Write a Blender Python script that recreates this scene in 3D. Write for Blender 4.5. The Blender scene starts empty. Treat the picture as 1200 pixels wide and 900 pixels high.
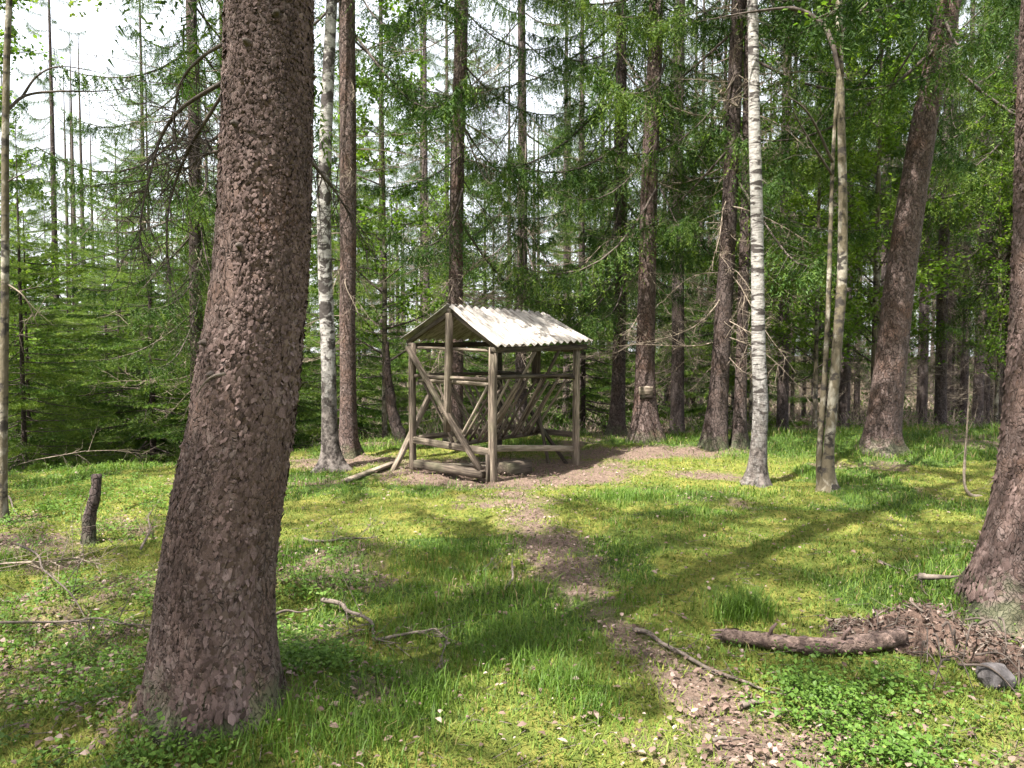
import bpy, math, random
import numpy as np
from mathutils import Vector, Matrix

# ------------------------------------------------------------------ camera, sky, sun
scn = bpy.context.scene
COL = scn.collection
CAM_Z, PITCH, FPX = 1.55, math.radians(2.54), 902.0
cam = bpy.data.cameras.new('camera')
cam.sensor_width = 36.0
cam.lens = FPX / 1200 * 36
cam.clip_start, cam.clip_end = 0.05, 2000
cam_ob = bpy.data.objects.new('camera', cam)
COL.objects.link(cam_ob)
cam_ob.location = (0, 0, CAM_Z)
cam_ob.rotation_euler = (math.pi / 2 - PITCH, 0, 0)
scn.camera = cam_ob

SUN_EL = math.radians(62)
SUN_DIR = Vector((-0.72 * math.cos(SUN_EL), -0.69 * math.cos(SUN_EL), math.sin(SUN_EL))).normalized()
world = bpy.data.worlds.new('World')
scn.world = world
world.use_nodes = True
wn = world.node_tree.nodes
sky = wn.new('ShaderNodeTexSky')
sky.sky_type = 'NISHITA'
sky.sun_disc = False
sky.sun_elevation = SUN_EL
sky.sun_rotation = math.atan2(SUN_DIR.x, SUN_DIR.y)
sky.air_density = 1.0
sky.dust_density = 7.0
sky.ozone_density = 0.6
wn['Background'].inputs[1].default_value = 0.085
# thin bright cloud veil over the whole sky
veil = wn.new('ShaderNodeMix')
veil.data_type = 'RGBA'
veil.inputs[0].default_value = 0.55
veil.inputs[7].default_value = (7.6, 7.7, 7.9, 1)
world.node_tree.links.new(sky.outputs[0], veil.inputs[6])
world.node_tree.links.new(veil.outputs[2], wn['Background'].inputs[0])
sun = bpy.data.lights.new('sun', 'SUN')
sun.energy = 5.0
sun.angle = math.radians(0.53)
sun.color = (1.0, 0.94, 0.84)
sun_ob = bpy.data.objects.new('sun', sun)
COL.objects.link(sun_ob)
sun_ob.location = (-14, -14, 30)
sun_ob.rotation_euler = SUN_DIR.to_track_quat('Z', 'Y').to_euler()

scn.view_settings.view_transform = 'Standard'
scn.view_settings.look = 'None'
scn.view_settings.gamma = 1
scn.view_settings.exposure = 2.1
cy = scn.cycles
cy.max_bounces = 6
cy.diffuse_bounces = 4
cy.glossy_bounces = 2
cy.transmission_bounces = 4
cy.transparent_max_bounces = 4
cy.caustics_reflective = cy.caustics_refractive = False
cy.use_denoising = True
cy.use_adaptive_sampling = True
cy.adaptive_threshold = 0.02

# ------------------------------------------------------------------ numeric helpers
rng = np.random.default_rng(11)
random.seed(5)


def hash2(i, j, seed):
    n = (i.astype(np.int64) * 374761393 + j.astype(np.int64) * 668265263 + seed * 982451653) & 0x7fffffff
    n = ((n ^ (n >> 13)) * 1274126177) & 0x7fffffff
    return ((n ^ (n >> 16)) & 0xffff) / 65535.0


def vnoise(x, y, seed=0):
    x, y = np.asarray(x, float), np.asarray(y, float)
    xi, yi = np.floor(x), np.floor(y)
    fx, fy = x - xi, y - yi
    fx, fy = fx * fx * (3 - 2 * fx), fy * fy * (3 - 2 * fy)
    xi, yi = xi.astype(np.int64), yi.astype(np.int64)
    a, b = hash2(xi, yi, seed), hash2(xi + 1, yi, seed)
    c, d = hash2(xi, yi + 1, seed), hash2(xi + 1, yi + 1, seed)
    return (a * (1 - fx) + b * fx) * (1 - fy) + (c * (1 - fx) + d * fx) * fy


def fbm(x, y, seed=0, octv=4):
    s, a, t = 0.0, 0.5, 0.0
    for k in range(octv):
        s = s + a * vnoise(np.asarray(x) * 2 ** k, np.asarray(y) * 2 ** k, seed + k)
        t += a
        a *= 0.5
    return s / t


def sstep(a, b, x):
    t = np.clip((np.asarray(x, float) - a) / (b - a), 0, 1)
    return t * t * (3 - 2 * t)


def gauss(x, y, cx, cy_, sx, sy):
    return np.exp(-((x - cx) / sx) ** 2 - ((y - cy_) / sy) ** 2)


def H(x, y):
    """height of the forest floor"""
    x, y = np.asarray(x, float), np.asarray(y, float)
    h = 0.10 * (fbm(x * 0.35 + 3, y * 0.35, 3, 3) - 0.5)
    h = h + 0.05 * (fbm(x * 1.6, y * 1.6, 9, 3) - 0.5)
    h = h + 0.045 * (fbm(x * 5, y * 5, 77, 3) - 0.55) + 0.07 * (0.6 - np.abs(2 * fbm(x * 1.9 + 2, y * 1.9, 83, 2) - 1))
    h = h + 0.16 * gauss(x, y, -1.22, 3.05, 0.75, 0.62)          # root mound of the big spruce
    h = h + 0.22 * gauss(x, y, 3.35, 4.75, 0.7, 0.7)             # root mound at the right edge
    h = h + 0.10 * gauss(x, y, -1.6, 4.7, 0.5, 0.35)
    h = h + 0.30 * gauss(x, y, 6.6, 11.8, 3.4, 1.3)              # grassy bank
    h = h + 0.10 * gauss(x, y, 2.2, 12.2, 2.5, 1.2)
    h = h - 0.05 * gauss(x, y, 0.0, 9.7, 1.6, 1.2)
    crest = 10.0 + 3.6 * sstep(-5.0, -1.0, x)
    slope = 0.20 - 0.075 * sstep(-5.0, 0.0, x)
    over = np.maximum(0, np.sqrt((y - crest) ** 2 + 1.0) * 0.5 + (y - crest) * 0.5 - 0.25)
    h = h - 2.2 * (1 - np.exp(-slope * over / 2.2))
    h = h - 0.12 * np.maximum(0, -x - 5.5) * sstep(4, 8, y) * 0.6
    return np.maximum(h, -3.2)


def h1(x, y):
    return float(H(np.array([x]), np.array([y]))[0])


SA_, CA_ = math.sin(PITCH), math.cos(PITCH)


def at(px, py, d):
    """point seen at photograph pixel (px,py), d metres ahead of the camera"""
    u, v = (px - 600) / FPX, (450 - py) / FPX
    t = d / (v * SA_ + CA_)
    return Vector((u * t, d, CAM_Z + t * (v * CA_ - SA_)))


def ground_at(px, py):
    d = np.geomspace(1.4, 60, 1100)
    a, b = at(px, py, 1.0), at(px, py, 2.0)
    x = a.x + (b.x - a.x) * (d - 1)
    z = a.z + (b.z - a.z) * (d - 1)
    h = H(x, d)
    k = int(np.argmax(z <= h)) if (z <= h).any() else len(d) - 1
    return Vector((x[k], d[k], h[k]))


# ------------------------------------------------------------------ mesh helpers
class MB:
    def __init__(self):
        self.V, self.F3, self.F4, self.T, self.n = [], [], [], [], 0
        self.M3, self.M4 = [], []

    def add(self, V, F3=None, F4=None, tint=None, mat=0):
        V = np.asarray(V, float).reshape(-1, 3)
        self.V.append(V)
        if F3 is not None and len(F3):
            self.F3.append(np.asarray(F3, np.int64) + self.n)
            self.M3.append(np.full(len(F3), mat, np.int32))
        if F4 is not None and len(F4):
            self.F4.append(np.asarray(F4, np.int64) + self.n)
            self.M4.append(np.full(len(F4), mat, np.int32))
        t = np.full(len(V), 0.5) if tint is None else np.broadcast_to(np.asarray(tint, float), (len(V),))
        self.T.append(t)
        self.n += len(V)

    def arrays(self):
        V = np.concatenate(self.V) if self.V else np.zeros((0, 3))
        F3 = np.concatenate(self.F3) if self.F3 else np.zeros((0, 3), np.int64)
        F4 = np.concatenate(self.F4) if self.F4 else np.zeros((0, 4), np.int64)
        M3 = np.concatenate(self.M3) if self.M3 else np.zeros(0, np.int32)
        M4 = np.concatenate(self.M4) if self.M4 else np.zeros(0, np.int32)
        T = np.concatenate(self.T) if self.T else np.zeros(0)
        return V, F3, F4, M3, M4, T

    def add_other(self, arr, M=None, s=1.0, tshift=0.0):
        V, F3, F4, M3, M4, T = arr
        V = V * s
        if M is not None:
            V = V @ np.array(M.to_3x3()).T + np.array(M.translation)
        if len(F3):
            self.F3.append(F3 + self.n)
            self.M3.append(M3)
        if len(F4):
            self.F4.append(F4 + self.n)
            self.M4.append(M4)
        self.V.append(V)
        self.T.append(np.clip(T + tshift, 0, 1))
        self.n += len(V)

    def mesh(self, name, mats, smooth=False):
        V, F3, F4, M3, M4, T = self.arrays()
        me = bpy.data.meshes.new(name)
        me.vertices.add(len(V))
        me.vertices.foreach_set('co', V.astype(np.float32).ravel())
        nl = len(F3) * 3 + len(F4) * 4
        me.loops.add(nl)
        me.loops.foreach_set('vertex_index', np.concatenate([F3.ravel(), F4.ravel()]).astype(np.int32))
        me.polygons.add(len(F3) + len(F4))
        st = np.concatenate([np.arange(len(F3)) * 3, len(F3) * 3 + np.arange(len(F4)) * 4]).astype(np.int32)
        me.polygons.foreach_set('loop_start', st)
        me.polygons.foreach_set('material_index', np.concatenate([M3, M4]).astype(np.int32))
        if smooth:
            me.polygons.foreach_set('use_smooth', np.ones(len(F3) + len(F4), bool))
        a = me.attributes.new('tint', 'FLOAT', 'POINT')
        a.data.foreach_set('value', T.astype(np.float32))
        for m in (mats if isinstance(mats, (list, tuple)) else [mats]):
            me.materials.append(m)
        me.update(calc_edges=True)
        return me


TRI = [0]


def obj(name, me, parent=None):
    o = bpy.data.objects.new(name, me)
    COL.objects.link(o)
    if parent is not None:
        o.parent = parent
    return o


def empty(name, loc=(0, 0, 0), rz=0.0):
    o = bpy.data.objects.new(name, None)
    o.empty_display_size = 0.2
    COL.objects.link(o)
    o.location = loc
    o.rotation_euler = (0, 0, rz)
    return o


def tag(o, label, cat, group=None, kind=None):
    o['label'] = label
    o['category'] = cat
    if group:
        o['group'] = group
    if kind:
        o['kind'] = kind
    return o


def tube(mb, P, R, n=6, tint=0.5, mat=0, cap=True, jit=0.0):
    """tapered tube through points P with radii R"""
    P = np.asarray([tuple(p) for p in P], float)
    R = np.broadcast_to(np.asarray(R, float), (len(P),))
    T = np.gradient(P, axis=0)
    T /= np.linalg.norm(T, axis=1)[:, None] + 1e-9
    ref = np.array([0, 0, 1.0]) if abs(T[0, 2]) < 0.9 else np.array([1.0, 0, 0])
    A = np.zeros_like(P)
    a = ref - T[0] * (ref @ T[0])
    for i in range(len(P)):
        a = a - T[i] * (a @ T[i])
        a /= np.linalg.norm(a) + 1e-9
        A[i] = a
    B = np.cross(T, A)
    th = np.arange(n) * 2 * np.pi / n
    rr = R[:, None] * (1 + (jit * rng.standard_normal((len(P), n)) if jit else 0))
    V = P[:, None] + rr[:, :, None] * (np.cos(th)[None, :, None] * A[:, None] + np.sin(th)[None, :, None] * B[:, None])
    k = len(P)
    i, j = np.meshgrid(np.arange(k - 1), np.arange(n), indexing='ij')
    q = np.stack([i * n + j, i * n + (j + 1) % n, (i + 1) * n + (j + 1) % n, (i + 1) * n + j], -1).reshape(-1, 4)
    V = V.reshape(-1, 3)
    f3 = None
    if cap:
        V = np.concatenate([V, P[:1], P[-1:]])
        f3 = [((j + 1) % n, j, k * n) for j in range(n)] + [((k - 1) * n + j, (k - 1) * n + (j + 1) % n, k * n + 1) for j in range(n)]
    mb.add(V, f3, q, tint, mat)


def smooth_path(P, n=24):
    """Catmull-Rom through the points"""
    P = [Vector(p) for p in P]
    Q = [P[0] * 2 - P[1]] + P + [P[-1] * 2 - P[-2]]
    out = []
    m = len(P) - 1
    for k in range(n + 1):
        t = k / n * m
        i = min(int(t), m - 1)
        f = t - i
        a, b, c, d = Q[i], Q[i + 1], Q[i + 2], Q[i + 3]
        out.append(0.5 * ((2 * b) + (c - a) * f + (2 * a - 5 * b + 4 * c - d) * f * f + (3 * b - a - 3 * c + d) * f ** 3))
    return out


# ------------------------------------------------------------------ materials
def nmat(name):
    m = bpy.data.materials.new(name)
    m.use_nodes = True
    nt = m.node_tree
    b = nt.nodes['Principled BSDF']
    b.inputs['Roughness'].default_value = 0.85
    b.inputs['Specular IOR Level'].default_value = 0.25
    return m, nt, b


def N(nt, typ, **kw):
    n = nt.nodes.new(typ)
    for k, v in kw.items():
        if k.startswith('i_'):
            n.inputs[k[2:].replace('_', ' ')].default_value = v
        else:
            setattr(n, k, v)
    return n


def L(nt, a, b):
    nt.links.new(a, b)


def ramp(nt, fac, stops, interp='LINEAR'):
    r = N(nt, 'ShaderNodeValToRGB')
    r.color_ramp.interpolation = interp
    while len(r.color_ramp.elements) < len(stops):
        r.color_ramp.elements.new(0.5)
    for e, (p, c) in zip(r.color_ramp.elements, stops):
        e.position = p
        e.color = (c, c, c, 1) if isinstance(c, (int, float)) else (*c, 1)
    L(nt, fac, r.inputs[0])
    return r.outputs[0]


def mix(nt, fac, a, b, mode='MIX'):
    m = N(nt, 'ShaderNodeMix', data_type='RGBA', blend_type=mode)
    for s, v in ((m.inputs[0], fac), (m.inputs[6], a), (m.inputs[7], b)):
        if hasattr(v, 'is_linked'):
            L(nt, v, s)
        elif isinstance(v, (int, float)):
            s.default_value = v
        else:
            s.default_value = (*v, 1)
    return m.outputs[2]


def math_n(nt, op, a, b=None, clamp=False):
    m = N(nt, 'ShaderNodeMath', operation=op, use_clamp=clamp)
    for s, v in zip(m.inputs, (a, b)):
        if v is None:
            continue
        if hasattr(v, 'is_linked'):
            L(nt, v, s)
        else:
            s.default_value = v
    return m.outputs[0]


def coords(nt, scale=(1, 1, 1), out='Object'):
    tc = N(nt, 'ShaderNodeTexCoord')
    mp = N(nt, 'ShaderNodeMapping')
    mp.inputs['Scale'].default_value = scale
    L(nt, tc.outputs[out], mp.inputs[0])
    return mp.outputs[0]


def noise(nt, vec, scale, detail=4, rough=0.55, dist=0.0):
    n = N(nt, 'ShaderNodeTexNoise')
    n.inputs['Scale'].default_value = scale
    n.inputs['Detail'].default_value = detail
    n.inputs['Roughness'].default_value = rough
    n.inputs['Distortion'].default_value = dist
    L(nt, vec, n.inputs['Vector'])
    return n.outputs['Fac']


def attr(nt, name):
    a = N(nt, 'ShaderNodeAttribute', attribute_name=name)
    return a.outputs['Fac']


def leaf_mat(name, dark, mid, light, trans=0.35, rough=0.6, brown=None):
    m, nt, b = nmat(name)
    t = attr(nt, 'tint')
    oi = N(nt, 'ShaderNodeObjectInfo')
    tt = math_n(nt, 'ADD', t, math_n(nt, 'MULTIPLY', math_n(nt, 'SUBTRACT', oi.outputs['Random'], 0.5), 0.25))
    stops = [(0.0, dark), (0.5, mid), (0.95, light)]
    if brown:
        stops = [(0.0, brown), (0.12, brown), (0.18, dark), (0.55, mid), (0.97, light)]
    c = ramp(nt, tt, stops)
    L(nt, c, b.inputs['Base Color'])
    b.inputs['Roughness'].default_value = rough
    b.inputs['Specular IOR Level'].default_value = 0.18
    tr = N(nt, 'ShaderNodeBsdfTranslucent')
    c2 = mix(nt, 1.0, c, (1.15, 1.25, 0.55), 'MULTIPLY')
    L(nt, c2, tr.inputs[0])
    ms = N(nt, 'ShaderNodeMixShader')
    ms.inputs[0].default_value = trans
    L(nt, b.outputs[0], ms.inputs[1])
    L(nt, tr.outputs[0], ms.inputs[2])
    L(nt, ms.outputs[0], nt.nodes['Material Output'].inputs['Surface'])
    return m


def bark_spruce(name, disp=False, plate=30.0, c_dark=(0.022, 0.015, 0.013), c_mid=(0.095, 0.062, 0.053),
                c_light=(0.185, 0.14, 0.13), rust=(0.13, 0.068, 0.043), moss_h=0.45):
    m, nt, b = nmat(name)
    v = coords(nt, (1, 1, 0.62))
    vv = coords(nt)
    nz = N(nt, 'ShaderNodeTexNoise')
    nz.inputs['Scale'].default_value = 9
    nz.inputs['Detail'].default_value = 4
    L(nt, v, nz.inputs['Vector'])
    sub = N(nt, 'ShaderNodeVectorMath', operation='SUBTRACT')
    L(nt, nz.outputs['Color'], sub.inputs[0])
    sub.inputs[1].default_value = (0.5, 0.5, 0.5)
    sc = N(nt, 'ShaderNodeVectorMath', operation='SCALE')
    L(nt, sub.outputs[0], sc.inputs[0])
    sc.inputs['Scale'].default_value = 0.16
    ad = N(nt, 'ShaderNodeVectorMath', operation='ADD')
    L(nt, v, ad.inputs[0])
    L(nt, sc.outputs[0], ad.inputs[1])
    w = ad.outputs[0]
    vo = N(nt, 'ShaderNodeTexVoronoi', feature='DISTANCE_TO_EDGE')
    vo.inputs['Scale'].default_value = plate
    L(nt, w, vo.inputs['Vector'])
    vc = N(nt, 'ShaderNodeTexVoronoi', feature='F1')
    vc.inputs['Scale'].default_value = plate
    L(nt, w, vc.inputs['Vector'])
    sep = N(nt, 'ShaderNodeSeparateColor')
    L(nt, vc.outputs['Color'], sep.inputs[0])
    big = noise(nt, vv, 3.0, 3)
    fine = noise(nt, v, 120, 5, 0.7)
    midn = noise(nt, v, 26, 4, 0.6)
    crack = noise(nt, coords(nt, (1, 1, 0.35)), 17, 4, 0.6)
    edge = ramp(nt, math_n(nt, 'ADD', vo.outputs[0], math_n(nt, 'MULTIPLY', math_n(nt, 'SUBTRACT', midn, 0.5), 0.16)),
                [(0.0, 0.0), (0.03, 0.5), (0.12, 1.0)])
    edge = math_n(nt, 'MAXIMUM', edge, ramp(nt, crack, [(0.45, 0.0), (0.75, 1.0)]))
    vs = N(nt, 'ShaderNodeTexVoronoi', feature='F1')
    vs.inputs['Scale'].default_value = plate * 2.1
    L(nt, w, vs.inputs['Vector'])
    sep2 = N(nt, 'ShaderNodeSeparateColor')
    L(nt, vs.outputs['Color'], sep2.inputs[0])
    flake = math_n(nt, 'ADD', math_n(nt, 'MULTIPLY', sep.outputs[1], 0.6), math_n(nt, 'MULTIPLY', sep2.outputs[1], 0.4))
    platec = mix(nt, ramp(nt, math_n(nt, 'ADD', math_n(nt, 'MULTIPLY', flake, 0.6), math_n(nt, 'MULTIPLY', midn, 0.5)), [(0.35, 0.0), (0.8, 1.0)]), c_mid, c_light)
    platec = mix(nt, ramp(nt, big, [(0.48, 0.0), (0.75, 0.8)]), platec, rust)
    platec = mix(nt, ramp(nt, fine, [(0.3, 0.0), (0.7, 1.0)]), mix(nt, 0.5, platec, c_dark), platec)
    c = mix(nt, edge, c_dark, platec)
    if moss_h:
        sx = N(nt, 'ShaderNodeSeparateXYZ')
        L(nt, vv, sx.inputs[0])
        hz = ramp(nt, math_n(nt, 'DIVIDE', sx.outputs[2], moss_h), [(0.0, 1.0), (1.0, 0.0)])
        mm = ramp(nt, math_n(nt, 'MULTIPLY', hz, noise(nt, vv, 11, 4)), [(0.28, 0.0), (0.5, 1.0)])
        c = mix(nt, math_n(nt, 'MULTIPLY', mm, 0.6), c, (0.055, 0.075, 0.035))
    L(nt, c, b.inputs['Base Color'])
    b.inputs['Roughness'].default_value = 0.8
    h = math_n(nt, 'MULTIPLY', edge, math_n(nt, 'ADD', math_n(nt, 'MULTIPLY', flake, 0.8), 0.35))
    h = math_n(nt, 'ADD', h, math_n(nt, 'MULTIPLY', midn, 0.55))
    h = math_n(nt, 'ADD', h, math_n(nt, 'MULTIPLY', fine, 0.16))
    if disp:
        d = N(nt, 'ShaderNodeDisplacement')
        d.inputs['Scale'].default_value = 0.010
        d.inputs['Midlevel'].default_value = 0.8
        L(nt, h, d.inputs['Height'])
        L(nt, d.outputs[0], nt.nodes['Material Output'].inputs['Displacement'])
        m.displacement_method = 'BOTH'
    else:
        bp = N(nt, 'ShaderNodeBump')
        bp.inputs['Strength'].default_value = 1.0
        bp.inputs['Distance'].default_value = 0.02
        L(nt, h, bp.inputs['Height'])
        L(nt, bp.outputs[0], b.inputs['Normal'])
    return m


def bark_birch(name, base_dark=1.0, spots=0.56, stretch=5.5, sc=3.2):
    m, nt, b = nmat(name)
    vv = coords(nt)
    vh = coords(nt, (1, 1, stretch))
    n1 = noise(nt, vh, sc, 4, 0.6, 0.6)
    n2 = noise(nt, coords(nt, (1, 1, 9)), 9, 3, 0.6)
    n3 = noise(nt, vv, 14, 4, 0.65)
    white = mix(nt, n3, (0.17, 0.16, 0.155), (0.38, 0.365, 0.35))
    c = mix(nt, ramp(nt, n2, [(0.54, 0.0), (0.62, 0.85)]), white, (0.10, 0.085, 0.08))
    c = mix(nt, ramp(nt, n1, [(spots, 0.0), (spots + 0.06, 1.0)]), c, (0.045, 0.038, 0.036))
    sx = N(nt, 'ShaderNodeSeparateXYZ')
    L(nt, vv, sx.inputs[0])
    hz = ramp(nt, math_n(nt, 'DIVIDE', sx.outputs[2], 1.9), [(0.0, 1.0), (1.0, 0.0)])
    low = noise(nt, coords(nt, (1, 1, 0.4)), 13, 6, 0.75, 0.5)
    lw = ramp(nt, math_n(nt, 'ADD', math_n(nt, 'MULTIPLY', hz, 0.45 * base_dark), low), [(0.66, 0.0), (0.90, 1.0)])
    c = mix(nt, lw, c, mix(nt, ramp(nt, n3, [(0.4, 0.0), (0.62, 1.0)]), (0.025, 0.02, 0.018), (0.15, 0.13, 0.12)))
    L(nt, c, b.inputs['Base Color'])
    bp = N(nt, 'ShaderNodeBump')
    bp.inputs['Strength'].default_value = 0.9
    bp.inputs['Distance'].default_value = 0.02
    hh = math_n(nt, 'SUBTRACT', n3, math_n(nt, 'MULTIPLY', lw, 0.9))
    L(nt, hh, bp.inputs['Height'])
    L(nt, bp.outputs[0], b.inputs['Normal'])
    return m


def bark_alder(name):
    m, nt, b = nmat(name)
    vv = coords(nt)
    v = coords(nt, (1, 1, 0.6))
    n1 = noise(nt, v, 6, 4, 0.6, 0.4)
    n2 = noise(nt, v, 30, 5, 0.65)
    c = mix(nt, n2, (0.05, 0.042, 0.028), (0.15, 0.125, 0.085))
    c = mix(nt, ramp(nt, n1, [(0.50, 0.0), (0.60, 1.0)]), c, (0.26, 0.24, 0.20))
    c = mix(nt, ramp(nt, noise(nt, coords(nt, (1, 1, 1.4)), 7.1, 4), [(0.52, 0.0), (0.59, 1.0)]), c, (0.035, 0.03, 0.026))
    L(nt, c, b.inputs['Base Color'])
    bp = N(nt, 'ShaderNodeBump')
    bp.inputs['Strength'].default_value = 0.8
    bp.inputs['Distance'].default_value = 0.015
    L(nt, n2, bp.inputs['Height'])
    L(nt, bp.outputs[0], b.inputs['Normal'])
    return m


def wood_mat(name, c1=(0.085, 0.066, 0.052), c2=(0.29, 0.24, 0.19), along=2):
    m, nt, b = nmat(name)
    s = [9, 9, 9]
    s[along] = 0.7
    v = coords(nt, tuple(s))
    oi = N(nt, 'ShaderNodeObjectInfo')
    n1 = noise(nt, v, 5.0, 5, 0.6, 0.6)
    n2 = noise(nt, coords(nt), 3.0, 4)
    f = math_n(nt, 'ADD', math_n(nt, 'MULTIPLY', n1, 0.9), math_n(nt, 'MULTIPLY', math_n(nt, 'SUBTRACT', oi.outputs['Random'], 0.5), 0.22))
    c = ramp(nt, f, [(0.25, tuple(0.45 * x for x in c1)), (0.42, c1), (0.68, c2)])
    c = mix(nt, ramp(nt, n2, [(0.5, 0.0), (0.75, 0.55)]), c, (0.10, 0.105, 0.06))
    L(nt, c, b.inputs['Base Color'])
    bp = N(nt, 'ShaderNodeBump')
    bp.inputs['Strength'].default_value = 0.7
    bp.inputs['Distance'].default_value = 0.006
    L(nt, n1, bp.inputs['Height'])
    L(nt, bp.outputs[0], b.inputs['Normal'])
    return m


def simple_mat(name, c1, c2, scale=12, bump=0.01, rough=0.85):
    m, nt, b = nmat(name)
    v = coords(nt)
    n1 = noise(nt, v, scale, 5, 0.65)
    L(nt, mix(nt, ramp(nt, n1, [(0.3, 0.0), (0.7, 1.0)]), c1, c2), b.inputs['Base Color'])
    b.inputs['Roughness'].default_value = rough
    bp = N(nt, 'ShaderNodeBump')
    bp.inputs['Strength'].default_value = 0.8
    bp.inputs['Distance'].default_value = bump
    L(nt, n1, bp.inputs['Height'])
    L(nt, bp.outputs[0], b.inputs['Normal'])
    return m


def ground_mat():
    m, nt, b = nmat('forest_floor')
    v = coords(nt)
    g, p, ff = attr(nt, 'grass'), attr(nt, 'bare'), attr(nt, 'needle_floor')
    n0 = noise(nt, v, 1.1, 4)
    n1 = noise(nt, v, 5.0, 5, 0.62)
    n2 = noise(nt, v, 34, 5, 0.7)
    n3 = noise(nt, v, 140, 3, 0.7)
    moss = ramp(nt, math_n(nt, 'ADD', math_n(nt, 'MULTIPLY', n1, 0.6), math_n(nt, 'MULTIPLY', n2, 0.4)),
                [(0.28, (0.032, 0.050, 0.014)), (0.45, (0.10, 0.12, 0.026)), (0.60, (0.20, 0.185, 0.048)), (0.75, (0.29, 0.23, 0.10))])
    green = ramp(nt, n2, [(0.3, (0.022, 0.045, 0.012)), (0.7, (0.085, 0.14, 0.03))])
    dirt = ramp(nt, math_n(nt, 'ADD', math_n(nt, 'MULTIPLY', n2, 0.6), math_n(nt, 'MULTIPLY', n3, 0.4)),
                [(0.28, (0.035, 0.024, 0.018)), (0.42, (0.105, 0.075, 0.058)), (0.58, (0.19, 0.14, 0.115)), (0.75, (0.29, 0.23, 0.195))])
    c = mix(nt, ramp(nt, math_n(nt, 'ADD', g, math_n(nt, 'MULTIPLY', math_n(nt, 'SUBTRACT', n1, 0.5), 0.7)), [(0.35, 0.0), (0.65, 1.0)]), moss, green)
    c = mix(nt, ramp(nt, math_n(nt, 'ADD', p, math_n(nt, 'MULTIPLY', math_n(nt, 'SUBTRACT', n1, 0.5), 0.9)), [(0.38, 0.0), (0.60, 1.0)]), c, dirt)
    duff = ramp(nt, n2, [(0.3, (0.018, 0.014, 0.009)), (0.55, (0.05, 0.036, 0.024)), (0.75, (0.07, 0.075, 0.03))])
    c = mix(nt, ff, c, duff)
    L(nt, c, b.inputs['Base Color'])
    b.inputs['Roughness'].default_value = 0.95
    b.inputs['Specular IOR Level'].default_value = 0.08
    bp = N(nt, 'ShaderNodeBump')
    bp.inputs['Strength'].default_value = 1.0
    bp.inputs['Distance'].default_value = 0.03
    L(nt, math_n(nt, 'ADD', n2, math_n(nt, 'MULTIPLY', n3, 0.4)), bp.inputs['Height'])
    L(nt, bp.outputs[0], b.inputs['Normal'])
    return m


M_ground = ground_mat()
M_bark_near = bark_spruce('spruce_bark_near', True, 40)
M_bark = bark_spruce('spruce_bark', False, 26)
M_bark_dark = bark_spruce('dark_spruce_bark', False, 22, (0.014, 0.010, 0.009), (0.055, 0.038, 0.034), (0.11, 0.085, 0.08), (0.085, 0.05, 0.036), 0.5)
M_bark_grey = bark_spruce('grey_spruce_bark', False, 22, (0.022, 0.017, 0.015), (0.085, 0.064, 0.058), (0.16, 0.13, 0.125), (0.11, 0.07, 0.055), 0)
M_birch = bark_birch('birch_bark', 0.95, 0.535, 3.4, 4.4)
M_birch_old = bark_birch('old_birch_bark', 1.3, 0.48, 1.1, 7.0)
M_alder = bark_alder('alder_bark')
M_needle = leaf_mat('spruce_needles', (0.018, 0.044, 0.010), (0.044, 0.092, 0.018), (0.115, 0.17, 0.026), 0.3)
M_needle_fresh = leaf_mat('fresh_spruce_needles', (0.026, 0.062, 0.013), (0.066, 0.13, 0.024), (0.15, 0.21, 0.036), 0.35)
M_leaf = leaf_mat('broad_leaves', (0.05, 0.10, 0.015), (0.095, 0.17, 0.025), (0.16, 0.23, 0.035), 0.5)
M_birch_leaf = leaf_mat('birch_leaves', (0.05, 0.085, 0.02), (0.09, 0.14, 0.03), (0.15, 0.19, 0.045), 0.45)
M_dead = simple_mat('dead_twig_bark', (0.10, 0.08, 0.06), (0.28, 0.23, 0.185), 20, 0.004)
M_dead_dark = simple_mat('dark_twig_bark', (0.035, 0.028, 0.024), (0.10, 0.08, 0.07), 20, 0.004)
M_twig = simple_mat('fallen_stick_bark', (0.05, 0.04, 0.033), (0.17, 0.14, 0.12), 25, 0.004)
M_grass = leaf_mat('grass_blades', (0.045, 0.085, 0.014), (0.09, 0.17, 0.023), (0.17, 0.215, 0.04), 0.35, 0.5, (0.24, 0.19, 0.10))
M_moss = leaf_mat('moss_shoots', (0.05, 0.082, 0.016), (0.12, 0.16, 0.028), (0.24, 0.24, 0.058), 0.25, 0.8)
M_herb = leaf_mat('herb_leaves', (0.05, 0.10, 0.02), (0.095, 0.175, 0.032), (0.16, 0.24, 0.05), 0.4, 0.5)
M_litter = leaf_mat('dry_leaves', (0.06, 0.038, 0.03), (0.15, 0.105, 0.088), (0.30, 0.235, 0.21), 0.1, 0.7)

# ------------------------------------------------------------------ forest floor
PATH = [ground_at(*p) for p in ((600, 575), (632, 625), (662, 672), (712, 722), (765, 775), (830, 825), (880, 899))]
PATH = [Vector((p.x, p.y, 0)) for p in PATH] + [Vector((1.0, 1.6, 0)), Vector((1.1, -3, 0))]
PXY = np.array([(p.x, p.y) for p in smooth_path(PATH, 22)])


def path_dist(x, y):
    d = np.full(np.shape(x), 1e9)
    for a, b in zip(PXY[:-1], PXY[1:]):
        ab = b - a
        t = np.clip(((x - a[0]) * ab[0] + (y - a[1]) * ab[1]) / (ab @ ab), 0, 1)
        d = np.minimum(d, np.hypot(x - a[0] - t * ab[0], y - a[1] - t * ab[1]))
    return d


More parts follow.
